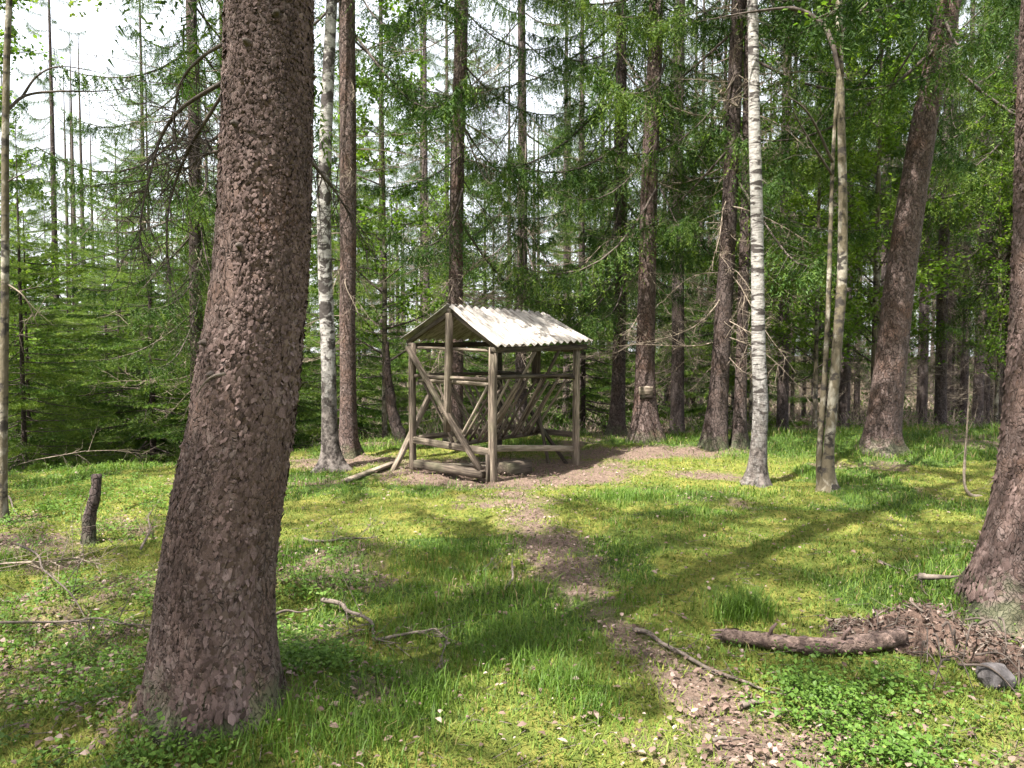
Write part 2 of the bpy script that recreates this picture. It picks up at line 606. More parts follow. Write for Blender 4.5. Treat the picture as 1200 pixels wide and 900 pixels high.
def bare_mask(x, y):
    w = 0.22 + 0.08 * np.sin(y * 1.3)
    m = 1 - sstep(0.0, w * 2.6, path_dist(x, y) + 0.25 * (fbm(x * 1.8, y * 1.8, 93, 3) - 0.5))
    m = m * (0.46 + 0.36 * fbm(x * 2.2, y * 2.2, 91, 3))
    m = np.maximum(m, 1.1 * gauss(x, y, -0.05, 9.75, 1.9, 1.25))
    m = np.maximum(m, 1.0 * gauss(x, y, 1.9, 11.0, 1.5, 0.55))
    m = np.maximum(m, 0.9 * gauss(x, y, 2.1, 13.0, 0.9, 0.9))
    m = np.maximum(m, 0.85 * gauss(x, y, 2.4, 9.3, 0.7, 0.5))
    m = np.maximum(m, 0.72 * gauss(x, y, -1.25, 3.05, 0.55, 0.42))
    m = np.maximum(m, 0.7 * gauss(x, y, -2.2, 10.4, 1.6, 0.7))
    m = np.maximum(m, 0.95 * gauss(x, y, 3.0, 4.25, 0.5, 0.45))
    m = np.maximum(m, 0.95 * gauss(x, y, -4.2, 6.0, 0.9, 0.5))
    m = np.maximum(m, 0.60 * gauss(x, y, 0.95, 2.9, 0.8, 0.45))
    m = np.maximum(m, 0.75 * sstep(13.5, 17, y))
    m = np.maximum(m, 0.52 * sstep(0.52, 0.70, fbm(x * 0.9 + 20, y * 0.9, 41, 5)))
    return np.clip(m, 0, 1)


def grass_mask(x, y):
    m = sstep(0.49, 0.63, fbm(x * 0.75, y * 0.75 + 7, 21, 4)) * 0.9
    m = np.maximum(m, 1.0 * gauss(x, y, 5.6, 11.2, 4.2, 1.1))
    m = np.maximum(m, 0.9 * gauss(x, y, 0.05, 4.4, 0.75, 0.9))
    m = np.maximum(m, 0.9 * gauss(x, y, -0.3, 5.9, 0.8, 0.35))
    m = np.maximum(m, 0.9 * gauss(x, y, -0.55, 3.3, 0.4, 0.5))
    m = np.maximum(m, 0.9 * gauss(x, y, 1.5, 12.2, 1.0, 0.5))
    m = np.maximum(m, 0.8 * gauss(x, y, 1.6, 8.0, 1.6, 0.6))
    m = m * (1 - 0.75 * gauss(x, y, 2.1, 6.3, 1.6, 0.9))
    m = m * (1 - 0.8 * gauss(x, y, -1.2, 7.4, 1.2, 0.8))
    return np.clip(m, 0, 1)


def axis_grid(fine0, fine1, step, far0, far1, growth=1.13):
    a = list(np.arange(fine0, fine1 + 1e-6, step))
    s, x = step, a[-1]
    while x < far1:
        s *= growth
        x += s
        a.append(x)
    s, x, lo = step, a[0], []
    while x > far0:
        s *= growth
        x -= s
        lo.append(x)
    return np.array(lo[::-1] + a)


gx = axis_grid(-7.5, 8.5, 0.066, -420, 420)
gy = axis_grid(1.2, 14.5, 0.066, -420, 420)
GX, GY = np.meshgrid(gx, gy, indexing='ij')
GZ = H(GX, GY)
nx, ny = len(gx), len(gy)
ii, jj = np.meshgrid(np.arange(nx - 1), np.arange(ny - 1), indexing='ij')
Q = np.stack([ii * ny + jj, (ii + 1) * ny + jj, (ii + 1) * ny + jj + 1, ii * ny + jj + 1], -1).reshape(-1, 4)
mb = MB()
mb.add(np.stack([GX, GY, GZ], -1).reshape(-1, 3), None, Q)
me = mb.mesh('ground', M_ground, True)
for nm, fn in (('grass', grass_mask), ('bare', bare_mask), ('needle_floor', lambda x, y: sstep(13.2, 15.5, y + 1.2 * fbm(x, y, 51, 3)) * 0.95)):
    a = me.attributes.new(nm, 'FLOAT', 'POINT')
    a.data.foreach_set('value', fn(GX, GY).astype(np.float32).ravel())
ground = obj('ground', me)
ground['kind'] = 'structure'
ground['label'] = 'mossy forest clearing floor with grass and leaf litter'
ground['category'] = 'ground'


# ------------------------------------------------------------------ foliage builders
def unit(v):
    return v / (np.linalg.norm(v, axis=-1, keepdims=True) + 1e-9)


def needles_along(mb, A, B, n, ln, wd, tint, sag=0.0, fwd=0.55, mat=0, two=True):
    """needle tufts along twigs from points A to points B (n per twig)"""
    k = len(A)
    if k == 0:
        return
    t = (np.arange(n)[None] + rng.random((k, n))) / n
    P = A[:, None] * (1 - t[..., None]) + B[:, None] * t[..., None]
    lenAB = np.linalg.norm(B - A, axis=1)[:, None]
    P[..., 2] -= sag * lenAB * (t * (1 - t)) * 1.0
    ax = unit(B - A)[:, None]
    r = rng.standard_normal((k, n, 3))
    r = unit(r - (r * ax).sum(-1, keepdims=True) * ax)
    d = unit(ax * fwd + r)
    s = unit(np.cross(d, rng.standard_normal((k, n, 3))))
    l = ln * (0.7 + 0.6 * rng.random((k, n, 1))) * (1.05 - 0.35 * t[..., None])
    w = wd * (0.7 + 0.6 * rng.random((k, n, 1)))
    v0, v1, v2 = P - s * w / 2 - d * l * 0.15, P + s * w / 2 - d * l * 0.15, P + d * l
    V = np.stack([v0, v1, v2], 2).reshape(-1, 3)
    F = np.arange(len(V)).reshape(-1, 3)
    tt = np.broadcast_to(np.asarray(tint)[:, None], (k, n)) + 0.28 * (t - 0.6) + 0.10 * rng.standard_normal((k, n))
    mb.add(V, F, None, np.repeat(np.clip(tt.ravel(), 0.0, 1), 3), mat)


def strips(mb, A, B, w, tint=0.5, mat=0):
    """thin three-sided twigs from A to B"""
    k = len(A)
    if k == 0:
        return
    ax = unit(B - A)
    r = rng.standard_normal((k, 3))
    s = unit(np.cross(ax, r))
    u = np.cross(ax, s)
    w = np.broadcast_to(np.asarray(w, float), (k,))[:, None]
    o1, o2, o3 = s * w, -0.5 * s * w + 0.87 * u * w, -0.5 * s * w - 0.87 * u * w
    V = np.stack([A + o1, A + o2, A + o3, B + o1 * 0.4, B + o2 * 0.4, B + o3 * 0.4], 1).reshape(-1, 3)
    b = np.arange(k)[:, None] * 6
    F = np.concatenate([b + [0, 1, 4, 3], b + [1, 2, 5, 4], b + [2, 0, 3, 5]])
    mb.add(V, None, F, tint, mat)


def spruce_branch(Ln=2.2, droop=0.25, hang=0.30, nsec=30, lift=0.18, tint=0.5, nper=5, seclen=0.5, dens=1.0, big=1.0):
    """a bough along +X: stem, side shoots and hanging twigs with needles"""
    mb = MB()
    t = np.linspace(0, 1, 9)
    z = Ln * (-droop * np.sin(t * 1.9) + lift * t ** 2.5)
    yb = 0.06 * Ln * np.sin(t * 3 + rng.random() * 6)
    ax = np.stack([Ln * t, yb, z], 1)
    if dens > 0.5:
        tube(mb, ax, 0.016 * (1 - 0.85 * t) * (Ln / 2.2) + 0.002, 4, 0.5, 1, cap=False)

    def ev(tt):
        return np.stack([np.interp(tt, t, ax[:, i]) for i in range(3)], -1)
    ts = np.clip(0.14 + 0.86 * (np.arange(nsec) + rng.random(nsec)) / nsec, 0, 1)
    A = ev(ts)
    side = np.where(np.arange(nsec) % 2 == 0, 1.0, -1.0)
    sl = seclen * Ln / 2.2 * (0.45 + 0.75 * rng.random(nsec)) * (1.12 - 0.75 * ts)
    D = np.stack([0.75 + 0.3 * rng.random(nsec), side * (0.8 + 0.3 * rng.random(nsec)), -0.15 - 0.5 * rng.random(nsec) * hang * 2], -1)
    B = A + unit(D) * sl[:, None]
    if dens > 0.5:
        strips(mb, A, B, 0.0035, 0.5, 1)
    tn = np.clip(tint + 0.16 * rng.standard_normal(nsec), 0.2, 1)
    needles_along(mb, A, B, max(4, int(14 * dens)), 0.055 * big, 0.0125 * big, tn, 0.05)
    # hanging twigs
    AA, BB, TT = [], [], []
    for j in range(nper):
        f = (j + 0.6 + 0.5 * rng.random(nsec)) / nper
        a = A + (B - A) * f[:, None]
        hl = hang * (0.35 + 0.95 * rng.random(nsec)) * (1.1 - 0.55 * ts) * np.minimum(1, sl / 0.25)
        d = np.stack([0.14 + 0.2 * rng.standard_normal(nsec), 0.15 * side + 0.2 * rng.standard_normal(nsec), -1.0 + 0.25 * rng.random(nsec)], -1)
        AA.append(a)
        BB.append(a + unit(d) * hl[:, None])
        TT.append(tn + 0.05 * rng.standard_normal(nsec))
    a, b, tt = np.concatenate(AA), np.concatenate(BB), np.concatenate(TT)
    needles_along(mb, a, b, max(4, int(12.6 * dens)), 0.050 * big, 0.0125 * big, tt, 0.0, 0.8)
    # leader needles
    tl = np.linspace(0.55, 1, 8 if dens > 0.5 else 3)
    needles_along(mb, ev(tl[:-1]), ev(tl[1:]), 8, 0.06 * big, 0.014 * big, np.full(len(tl) - 1, tint + 0.15))
    return mb.arrays()


def fan_branch(Ln=1.8, droop=0.12, nsec=26, tint=0.6, dens=1.0):
    """flat spreading bough of a young spruce"""
    mb = MB()
    t = np.linspace(0, 1, 8)
    ax = np.stack([Ln * t, 0.05 * Ln * np.sin(t * 3 + rng.random() * 6), Ln * (-droop * t + 0.10 * t ** 2)], 1)
    tube(mb, ax, 0.013 * (1 - 0.85 * t) + 0.002, 4, 0.5, 1, cap=False)

    def ev(tt):
        return np.stack([np.interp(tt, t, ax[:, i]) for i in range(3)], -1)
    ts = 0.10 + 0.9 * (np.arange(nsec) + rng.random(nsec)) / nsec
    A = ev(np.clip(ts, 0, 1))
    side = np.where(np.arange(nsec) % 2 == 0, 1.0, -1.0)
    sl = 0.62 * Ln / 1.8 * (0.6 + 0.5 * rng.random(nsec)) * (1.1 - 0.9 * ts) + 0.06
    B = A + unit(np.stack([0.9 + 0.2 * rng.random(nsec), side, -0.12 - 0.25 * rng.random(nsec)], -1)) * sl[:, None]
    strips(mb, A, B, 0.003, 0.5, 1)
    tn = np.clip(tint + 0.14 * rng.standard_normal(nsec), 0.2, 1)
    needles_along(mb, A, B, max(4, int(14 * dens)), 0.06, 0.0145, tn, 0.05)
    AA, BB, TT = [], [], []
    for j in range(4):
        f = (j + 0.4 + 0.6 * rng.random(nsec)) / 4
        a = A + (B - A) * f[:, None]
        hl = sl * 0.42 * (0.6 + 0.6 * rng.random(nsec)) * (1.1 - 0.6 * f) + 0.03
        sd = side * np.where(j % 2, 1, -0.6)
        d = np.stack([0.9 + 0.2 * rng.random(nsec), sd, -0.3 - 0.3 * rng.random(nsec)], -1)
        AA.append(a)
        BB.append(a + unit(d) * hl[:, None])
        TT.append(tn + 0.12)
    needles_along(mb, np.concatenate(AA), np.concatenate(BB), max(4, int(10 * dens)), 0.055, 0.0145, np.concatenate(TT))
    tl = np.linspace(0.4, 1, 8)
    needles_along(mb, ev(tl[:-1]), ev(tl[1:]), 8, 0.06, 0.014, np.full(7, tint + 0.15))
    return mb.arrays()


def bare_branch(Ln=1.6, droop=0.3, nsec=14, r=0.011, sub=3):
    """dead bough with bare twigs along +X"""
    mb = MB()
    t = np.linspace(0, 1, 7)
    k = rng.random() * 6
    ax = np.stack([Ln * t, 0.10 * Ln * np.sin(t * 2.6 + k) - 0.1 * Ln * math.sin(k), Ln * (-droop * t ** 1.5 + 0.06 * np.sin(t * 5 + k))], 1)
    ax -= ax[0]
    tube(mb, ax, r * (1 - 0.88 * t) + 0.0012, 4, 0.5, 0, cap=False)

    def ev(tt):
        return np.stack([np.interp(tt, t, ax[:, i]) for i in range(3)], -1)
    ts = 0.12 + 0.86 * rng.random(nsec)
    A = ev(ts)
    D = unit(np.stack([0.55 + 0.5 * rng.random(nsec), 1.3 * rng.standard_normal(nsec), -0.35 + 0.5 * rng.standard_normal(nsec)], -1))
    sl = Ln * 0.36 * (0.3 + rng.random(nsec)) * (1.1 - 0.7 * ts)
    Bm = A + D * (sl * 0.55)[:, None]
    B = Bm + unit(D + np.array([0, 0, -0.35]) + 0.25 * rng.standard_normal((nsec, 3))) * (sl * 0.5)[:, None]
    strips(mb, A, Bm + 0.08 * (Bm - A), 0.0055, 0.5, 0)
    strips(mb, Bm, B, 0.0034, 0.5, 0)
    for q in range(sub):
        f = rng.random(nsec)[:, None]
        a = A + (Bm - A) * f
        strips(mb, a, a + unit(D + 0.9 * rng.standard_normal((nsec, 3)) + np.array([0, 0, -0.4])) * (sl * (0.25 + 0.3 * rng.random(nsec)))[:, None], 0.0034, 0.5, 0)
    return mb.arrays()


CURT = [spruce_branch(2.2, 0.22 + 0.12 * (i % 3), 0.50, 36, 0.16, 0.42 + 0.05 * (i % 2), 5, 0.55) for i in range(4)]
FAN = [fan_branch(1.8, 0.10 + 0.08 * i, 26, 0.55) for i in range(3)]
BARE = [bare_branch(1.6, 0.18 + 0.12 * i, 14) for i in range(5)]
LOWC = [spruce_branch(2.2, 0.25, 0.5, 11, 0.12, 0.5, 2, 0.8, 0.35, 3.4) for i in range(2)]


def orient(az, pitch, roll=0.0, loc=(0, 0, 0)):
    return Matrix.Translation(loc) @ Matrix.Rotation(az, 4, 'Z') @ Matrix.Rotation(-pitch, 4, 'Y') @ Matrix.Rotation(roll, 4, 'X')


def conifer_crown(z0, z1, R, nb, protos, plen, p_low=-0.25, p_high=0.45, expo=1.15, jit=0.25, bare_frac=0.0, base_short=0.0):
    mb = MB()
    for i in range(nb):
        u = (i + rng.random()) / nb
        z = z0 + (z1 - z0) * u ** 1.12
        f = (z - z0) / (z1 - z0)
        ln = R * (1 - f ** expo) * (1 - jit + 2 * jit * rng.random()) + 0.22
        if base_short and f < 0.15:
            ln *= base_short + (1 - base_short) * f / 0.15
        az = i * 2.39996 + 0.5 * rng.standard_normal()
        pt = p_low + (p_high - p_low) * f + 0.12 * rng.standard_normal()
        arr = protos[rng.integers(len(protos))]
        mb.add_other(arr, orient(az, pt, 0.15 * rng.standard_normal(), (0.03 * math.cos(az), 0.03 * math.sin(az), z)), ln / plen, 0.09 * rng.standard_normal() + 0.10 * f)
    return mb


def dead_set(z0, z1, nb, Lmin, Lmax, p0=-0.35, r0=0.06):
    mb = MB()
    for i in range(nb):
        z = z0 + (z1 - z0) * rng.random()
        az = rng.random() * 6.283
        ln = Lmin + (Lmax - Lmin) * rng.random()
        mb.add_other(BARE[rng.integers(len(BARE))], orient(az, p0 + 0.25 * rng.standard_normal(), rng.random() * 6, (r0 * math.cos(az), r0 * math.sin(az), z)), ln / 1.6)
    return mb


def broad_crown(z0, z1, R, nl, twigs=9, leaf=0.045, lean_up=0.5, per=26, hangs=0.0, tint=0.5):
    """limbs, twigs and leaves"""
    mb = MB()
    for i in range(nl):
        f = (i + rng.random()) / nl
        z = z0 + (z1 - z0) * f
        az = i * 2.39996 + 0.6 * rng.standard_normal()
        ln = R * (0.45 + 0.6 * rng.random()) * (1.0 - 0.6 * f)
        d = np.array([math.cos(az), math.sin(az), lean_up + 0.25 * rng.standard_normal()])
        d /= np.linalg.norm(d)
        p0 = np.array([0, 0, z])
        p1 = p0 + d * ln * 0.5 + 0.06 * ln * rng.standard_normal(3)
        p2 = p0 + d * ln + np.array([0, 0, -hangs * ln * 0.5]) + 0.10 * ln * rng.standard_normal(3)
        pts = np.array([tuple(q) for q in smooth_path([p0, p1, p2], 8)])
        tube(mb, pts, 0.014 * ln / 1.6 * (1 - 0.85 * np.linspace(0, 1, 9)) + 0.002, 4, 0.5, 1, cap=False)
        tt = 0.2 + 0.8 * rng.random(twigs)
        A = np.stack([np.interp(tt, np.linspace(0, 1, 9), pts[:, k]) for k in range(3)], -1)
        D = unit(d + 0.9 * rng.standard_normal((twigs, 3)) + np.array([0, 0, -hangs]))
        tl = ln * 0.42 * (0.5 + 0.7 * rng.random(twigs))
        B = A + D * tl[:, None]
        strips(mb, A, B, 0.004, 0.5, 1)
        k = per
        t = rng.random((twigs, k)) ** 0.8
        P = A[:, None] + (B - A)[:, None] * t[..., None] + 0.05 * rng.standard_normal((twigs, k, 3))
        P[..., 2] -= hangs * 0.12 * rng.random((twigs, k))
        P = P.reshape(-1, 3)
        m = len(P)
        dl = unit(rng.standard_normal((m, 3)) * np.array([1, 1, 0.45]) + np.array([0, 0, -0.35]))
        up = unit(np.array([0, 0, 1.0]) + 0.55 * rng.standard_normal((m, 3)))
        s = unit(np.cross(dl, up))
        l = leaf * (0.7 + 0.6 * rng.random((m, 1)))
        V = np.stack([P, P + dl * l * 0.55 + s * l * 0.42 + up * 0.1 * l, P + dl * l * 1.15, P + dl * l * 0.55 - s * l * 0.42 + up * 0.1 * l], 1).reshape(-1, 3)
        b = np.arange(m)[:, None] * 4
        F = np.concatenate([b + [0, 1, 2], b + [0, 2, 3]])
        tn = np.clip(tint + 0.18 * rng.standard_normal(m) + 0.12 * rng.standard_normal(), 0, 1)
        mb.add(V, F, None, np.repeat(tn, 4), 0)
    return mb


MS = [M_needle, M_dead_dark]
MF = [M_needle_fresh, M_dead_dark]
CROWN = {
    'mature': conifer_crown(4.4, 22, 2.8, 66, CURT, 2.2, -0.30, 0.45).mesh('mature_crown', MS),
    'curtain': conifer_crown(2.4, 19, 2.7, 84, CURT, 2.2, -0.40, 0.45, base_short=0.5).mesh('curtain_crown', MS),
    'young': conifer_crown(0.4, 9.5, 2.2, 120, FAN, 1.8, -0.12, 0.5).mesh('young_crown', MF),
    'pole': conifer_crown(6.5, 19, 1.9, 50, CURT, 2.2, -0.35, 0.5).mesh('pole_crown', MS),
    'sparse': conifer_crown(3.6, 21, 2.5, 44, CURT, 2.2, -0.30, 0.45, jit=0.4).mesh('sparse_crown', MS),
    'birch': broad_crown(6.5, 16, 2.4, 46, 8, 0.05, 0.7, 24, 0.7).mesh('birch_crown', [M_birch_leaf, M_dead_dark]),
    'broad': broad_crown(1.4, 9.0, 2.2, 44, 9, 0.065, 0.45, 24, 0.1).mesh('broad_crown', [M_leaf, M_dead_dark]),
    'alder': broad_crown(4.6, 11, 1.9, 26, 8, 0.055, 0.7, 16, 0.1).mesh('alder_crown', [M_leaf, M_dead_dark]),
}
DEAD = {
    'low': dead_set(1.0, 6.5, 60, 0.5, 1.7).mesh('dead_low', M_dead),
    'tall': dead_set(1.0, 8.5, 70, 0.4, 1.3).mesh('dead_tall', M_dead),
    'few': dead_set(1.6, 5.5, 22, 0.3, 1.3).mesh('dead_few', M_dead),
    'dark': dead_set(0.6, 5.0, 60, 0.6, 1.8, -0.45).mesh('dead_dark', M_dead_dark),
}


def trunk_mesh(name, C, mat, nseg=18, step=0.25, flare=0.55, flare_h=0.16, lobes=5, rough=0.02, fine=None):
    """C: rows of (z, x, y, r) relative to the tree's foot"""
    C = np.array(C, float)
    z0, z1 = C[0, 0], C[-1, 0]
    zs = np.arange(0.3, z1, step)
    zs = np.concatenate([np.arange(z0, 0.3, min(0.04, step)), zs])
    if fine:
        zs = np.concatenate([np.arange(z0, fine[0], fine[1]), np.arange(fine[0], z1, step)])
    zs = np.append(zs, z1)

    def sm(col):
        e = 0.18
        return sum(np.interp(zs + o, C[:, 0], C[:, col]) for o in (-e, -e / 2, 0, e / 2, e)) / 5
    cx, cy_, r = sm(1), sm(2), sm(3)
    th = np.arange(nseg) * 2 * np.pi / nseg
    ph = rng.random() * 6
    fl = flare * np.exp(-np.maximum(zs, -0.3) / flare_h)
    lob = 1 + 0.45 * np.sin(lobes * th + ph)[None] + 0.25 * np.sin((lobes - 2) * th + 2 * ph)[None]
    rr = r[:, None] * (1 + fl[:, None] * np.clip(lob, 0.2, 2) + rough * (fbm(np.cos(th)[None] * 1.5 + zs[:, None] * 1.3 + ph * 7, np.sin(th)[None] * 1.5 + 5 + 0 * zs[:, None], 55, 3) - 0.5) * 4)
    V = np.stack([cx[:, None] + rr * np.cos(th), cy_[:, None] + rr * np.sin(th), np.broadcast_to(zs[:, None], rr.shape)], -1).reshape(-1, 3)
    k = len(zs)
    i, j = np.meshgrid(np.arange(k - 1), np.arange(nseg), indexing='ij')
    q = np.stack([i * nseg + j, i * nseg + (j + 1) % nseg, (i + 1) * nseg + (j + 1) % nseg, (i + 1) * nseg + j], -1).reshape(-1, 4)
    mb = MB()
    mb.add(V, None, q)
    mb.add([(C[-1, 1], C[-1, 2], z1 + 0.02)] + [tuple(V[(k - 1) * nseg + j]) for j in range(nseg)],
           [(0, 1 + j, 1 + (j + 1) % nseg) for j in range(nseg)])
    return mb.mesh(name, mat, True)


def photo_tree(name, base_px, line, label, cat, mat, crown=None, dead=None, group=None, top=20.0, taper=0.012,
               nseg=18, flare=0.5, flare_h=0.16, lobes=5, step=0.25, fine=None, d=None, crown_dz=0.0, crown_s=1.0, rz=None, rough=0.02, top_lean=None):
    """a tree whose foot stands at base_px; line = rows of (px, py, width_px) up the trunk"""
    g = ground_at(*base_px) if d is None else at(base_px[0], base_px[1], d)
    if d is not None:
        g.z = h1(g.x, g.y)
    root = empty(name, g)
    C = []
    for px, py, w in line:
        p = at(px, py, g.y)
        C.append((p.z - g.z, p.x - g.x, 0.0, w / FPX * g.y / 2))
    C.sort()
    if C[0][0] > -0.1:
        C.insert(0, (-0.25, C[0][1] - 0.0, 0, C[0][3] * 1.0))
    zt, xt, _, rt = C[-1]
    sl = (C[-1][1] - C[-2][1]) / max(0.3, C[-1][0] - C[-2][0]) if top_lean is None else top_lean
    k = 8
    for q in range(1, k + 1):
        z = zt + (top - zt) * q / k
        C.append((z, xt + sl * (z - zt) * (1 - 0.35 * q / k), 0, max(0.02, rt * (1 - 0.88 * q / k))))
    tr = obj('trunk', trunk_mesh(name + '_trunk', C, mat, nseg, step, flare, flare_h, lobes, rough, fine), root)
    lean = math.atan(sl)
    CC = np.array(C)
    for key, nm in ((crown, 'crown'), (dead, 'dead_twigs')):
        if not key:
            continue
        me_ = (CROWN if nm == 'crown' else DEAD)[key]
        o = obj(nm, me_, root)
        zc = 6.0
        xo = np.interp(zc, CC[:, 0], CC[:, 1])
        o.rotation_mode = 'ZYX'
        o.rotation_euler = (0, lean, (random.random() * 6.28 if rz is None else rz))
        if nm == 'crown':
            o.location = (xo - math.tan(lean) * zc, 0, crown_dz)
            o.scale = (crown_s,) * 3
        else:
            o.location = (np.interp(3, CC[:, 0], CC[:, 1]) - math.tan(lean) * 3, 0, 0)
            o['kind'] = 'stuff'
    tag(root, label, cat, group)
    return root, CC, g


def bough(root, P, r0, twigs=10, mat=None, name='branch', tl=0.35, r1=0.0015, dn=-0.4):
    """a limb along world points P with bare side twigs, child of root"""
    mb = MB()
    pts = smooth_path(P, 20)
    t = np.linspace(0, 1, 21)
    base = Vector(root.location)
    A3 = np.array([tuple(p - base) for p in pts])
    tube(mb, A3, r0 * (1 - t) ** 0.8 + r1, 7, 0.5, 0, jit=0.10)
    if twigs:
        ts = 0.2 + 0.8 * rng.random(twigs)
        A = np.stack([np.interp(ts, t, A3[:, k]) for k in range(3)], -1)
        tg = unit(np.gradient(A3, axis=0))
        T = np.stack([np.interp(ts, t, tg[:, k]) for k in range(3)], -1)
        D = unit(T * 0.6 + 0.8 * rng.standard_normal((twigs, 3)) + np.array([0, 0, dn]))
        l = tl * (0.3 + rng.random(twigs))
        Bm = A + D * (l * 0.6)[:, None]
        B = Bm + unit(D + 0.4 * rng.standard_normal((twigs, 3)) + np.array([0, 0, dn])) * (l * 0.5)[:, None]
        strips(mb, A, Bm + (Bm - A) * 0.05, 0.0032, 0.5)
        strips(mb, Bm, B, 0.0020, 0.5)
        for q in range(3):
            f = rng.random(twigs)[:, None]
            a = A + (Bm - A) * f
            strips(mb, a, a + unit(D + 0.9 * rng.standard_normal((twigs, 3))) * (l * 0.35)[:, None], 0.0017, 0.5)
    return obj(name, mb.mesh(name, mat or M_dead_dark), root)

# ------------------------------------------------------------------ trees that can be told apart
T1, C1, g1 = photo_tree('spruce_tree', (250, 815),
    [(250, 835, 150), (251, 793, 143), (250, 740, 134), (253, 687, 128), (260, 633, 125), (268, 580, 123), (284, 493, 116), (293, 422, 113), (303, 351, 105), (309, 280, 102), (312, 200, 100), (315, 100, 97), (316, 0, 94)],
    'thick old spruce with flaking brown bark rising from a mossy root mound', 'tree', M_bark_near, 'sparse', None, crown_dz=0.7,
    top=23, nseg=170, flare=0.13, flare_h=0.11, lobes=5, step=0.3, fine=(3.5, 0.012), rough=0.035, rz=1.0, top_lean=0.0)
T12, C12, g12 = photo_tree('spruce_tree', (1196, 700),
    [(1198, 720, 120), (1201, 690, 110), (1208, 650, 104), (1215, 610, 98), (1226, 540, 93), (1231, 460, 90), (1236, 380, 88), (1240, 260, 86), (1243, 100, 82)],
    'spruce leaning up out of its broad reddish base beside the rotten root clump', 'tree', M_bark_near, 'mature', None, crown_dz=1.4,
    top=21, nseg=120, flare=0.25, flare_h=0.14, lobes=4, step=0.3, fine=(4.0, 0.017), rough=0.03, rz=2.0, top_lean=0.01)
T2, C2, g2 = photo_tree('birch_tree', (388, 549),
    [(389, 552, 21.6), (386, 500, 18.0), (385, 420, 17.1), (381, 330, 16.2), (379, 240, 15.75), (382, 150, 14.4), (386, 60, 13.5), (389, 0, 12.6)],
    'old pale birch growing right against a brown spruce trunk', 'tree', M_birch_old, 'birch', None, top=16, flare=0.8, flare_h=0.14)
T3, C3, g3 = photo_tree('spruce_tree', (408, 534),
    [(408, 534, 21), (408, 460, 19), (407, 380, 18.5), (408, 280, 19), (408, 160, 19), (407, 40, 18), (407, 0, 18)],
    'slim straight spruce touching the old pale birch', 'tree', M_bark, 'sparse', 'few', top=20, flare=0.6, crown_dz=2.0)
T4, C4, g4 = photo_tree('spruce_tree', (532, 521),
    [(532, 521, 20), (534, 440, 18), (534, 340, 16.5), (535, 240, 16), (537, 140, 16), (540, 60, 15.5), (541, 0, 15)],
    'spruce standing directly behind the roofed feeder, green lichen on its upper trunk', 'tree', M_bark, 'sparse', 'low', top=20, crown_dz=0.0, crown_s=0.92)
T5, C5, g5 = photo_tree('spruce_tree', (723, 510),
    [(723, 512, 19), (725, 440, 16), (727, 340, 14.5), (728, 240, 13.5), (728, 120, 12.5), (728, 0, 12)],
    'slim dark spruce beside the trunk that carries the salt shelf', 'tree', M_bark_dark, 'curtain', 'few', top=19)
T6, C6, g6 = photo_tree('spruce_tree', (757, 517),
    [(757, 520, 29), (756, 480, 25), (756, 420, 22), (758, 340, 20.5), (760, 240, 19.5), (764, 140, 18), (768, 60, 17), (769, 0, 16)],
    'reddish flaking spruce trunk with a small salt shelf nailed to it', 'tree', M_bark, 'sparse', 'few', top=21, flare=0.6, flare_h=0.3, crown_dz=0.0)
T7, C7, g7 = photo_tree('spruce_tree', (838, 524),
    [(837, 527, 26), (842, 470, 22), (846, 400, 20), (851, 320, 19), (856, 220, 17.5), (861, 100, 16), (865, 0, 15)],
    'dark spruce leaning slightly towards the white birch', 'tree', M_bark_dark, 'sparse', 'low', top=20, flare=0.35, flare_h=0.4)
T8, C8, g8 = photo_tree('spruce_tree', (866, 523),
    [(866, 525, 17), (868, 460, 14), (870, 380, 12.5), (873, 280, 12), (875, 180, 11), (877, 80, 10), (878, 0, 10)],
    'thin nearly black spruce between the leaning dark spruce and the white birch', 'tree', M_bark_dark, 'pole', 'few', top=17)
T9, C9, g9 = photo_tree('birch_tree', (886, 567),
    [(885, 570, 22.5), (889, 530, 18.9), (892, 470, 17.1), (889, 420, 15.75), (888, 330, 14.85), (887, 250, 14.4), (884, 150, 13.05), (883, 60, 12.15), (882, 0, 11.7)],
    'slender white birch with black marks standing alone on the grass', 'tree', M_birch, 'birch', None, top=14, flare=0.6, flare_h=0.13, step=0.12)
T10, C10, g10 = photo_tree('alder_tree', (970, 573),
    [(969, 576, 17.6), (970, 540, 12.32), (975, 480, 11.44), (980, 420, 11.44), (987, 330, 11.44), (988, 240, 10.12), (986, 150, 8.8), (984, 60, 7.48), (983, 0, 7.04)],
    'mottled grey broadleaf tree with two stems from one foot', 'tree', M_alder, 'alder', None, top=11.5, flare=0.55, flare_h=0.12, step=0.12)
mb = MB()
P = [at(*p, g10.y) - g10 for p in ((963, 573), (962, 540), (966, 480), (971, 400), (974, 320), (977, 220), (982, 120), (990, 30))]
P = [Vector((p.x, p.y + 0.05, p.z)) for p in P]
tube(mb, smooth_path(P, 30), np.linspace(0.036, 0.016, 31), 10, 0.5, 0, jit=0.03)
obj('second_stem', mb.mesh('second_stem', M_alder, True), T10)
bough(T10, [at(986, 88, g10.y), at(975, 50, g10.y), at(960, 25, g10.y + 0.1), at(930, 10, g10.y + 0.2), at(880, 14, g10.y + 0.1), at(820, 25, g10.y)], 0.035, 8, M_dead_dark, tl=0.5, dn=0.2)
bough(T10, [at(976, 190, g10.y), at(945, 130, g10.y - 0.2), at(905, 105, g10.y - 0.4)], 0.016, 8, M_dead_dark, tl=0.4, dn=0.1)
bough(T10, [at(975, 205, g10.y), at(940, 150, g10.y - 0.2), at(920, 110, g10.y - 0.3)], 0.012, 8, M_dead_dark, tl=0.4)
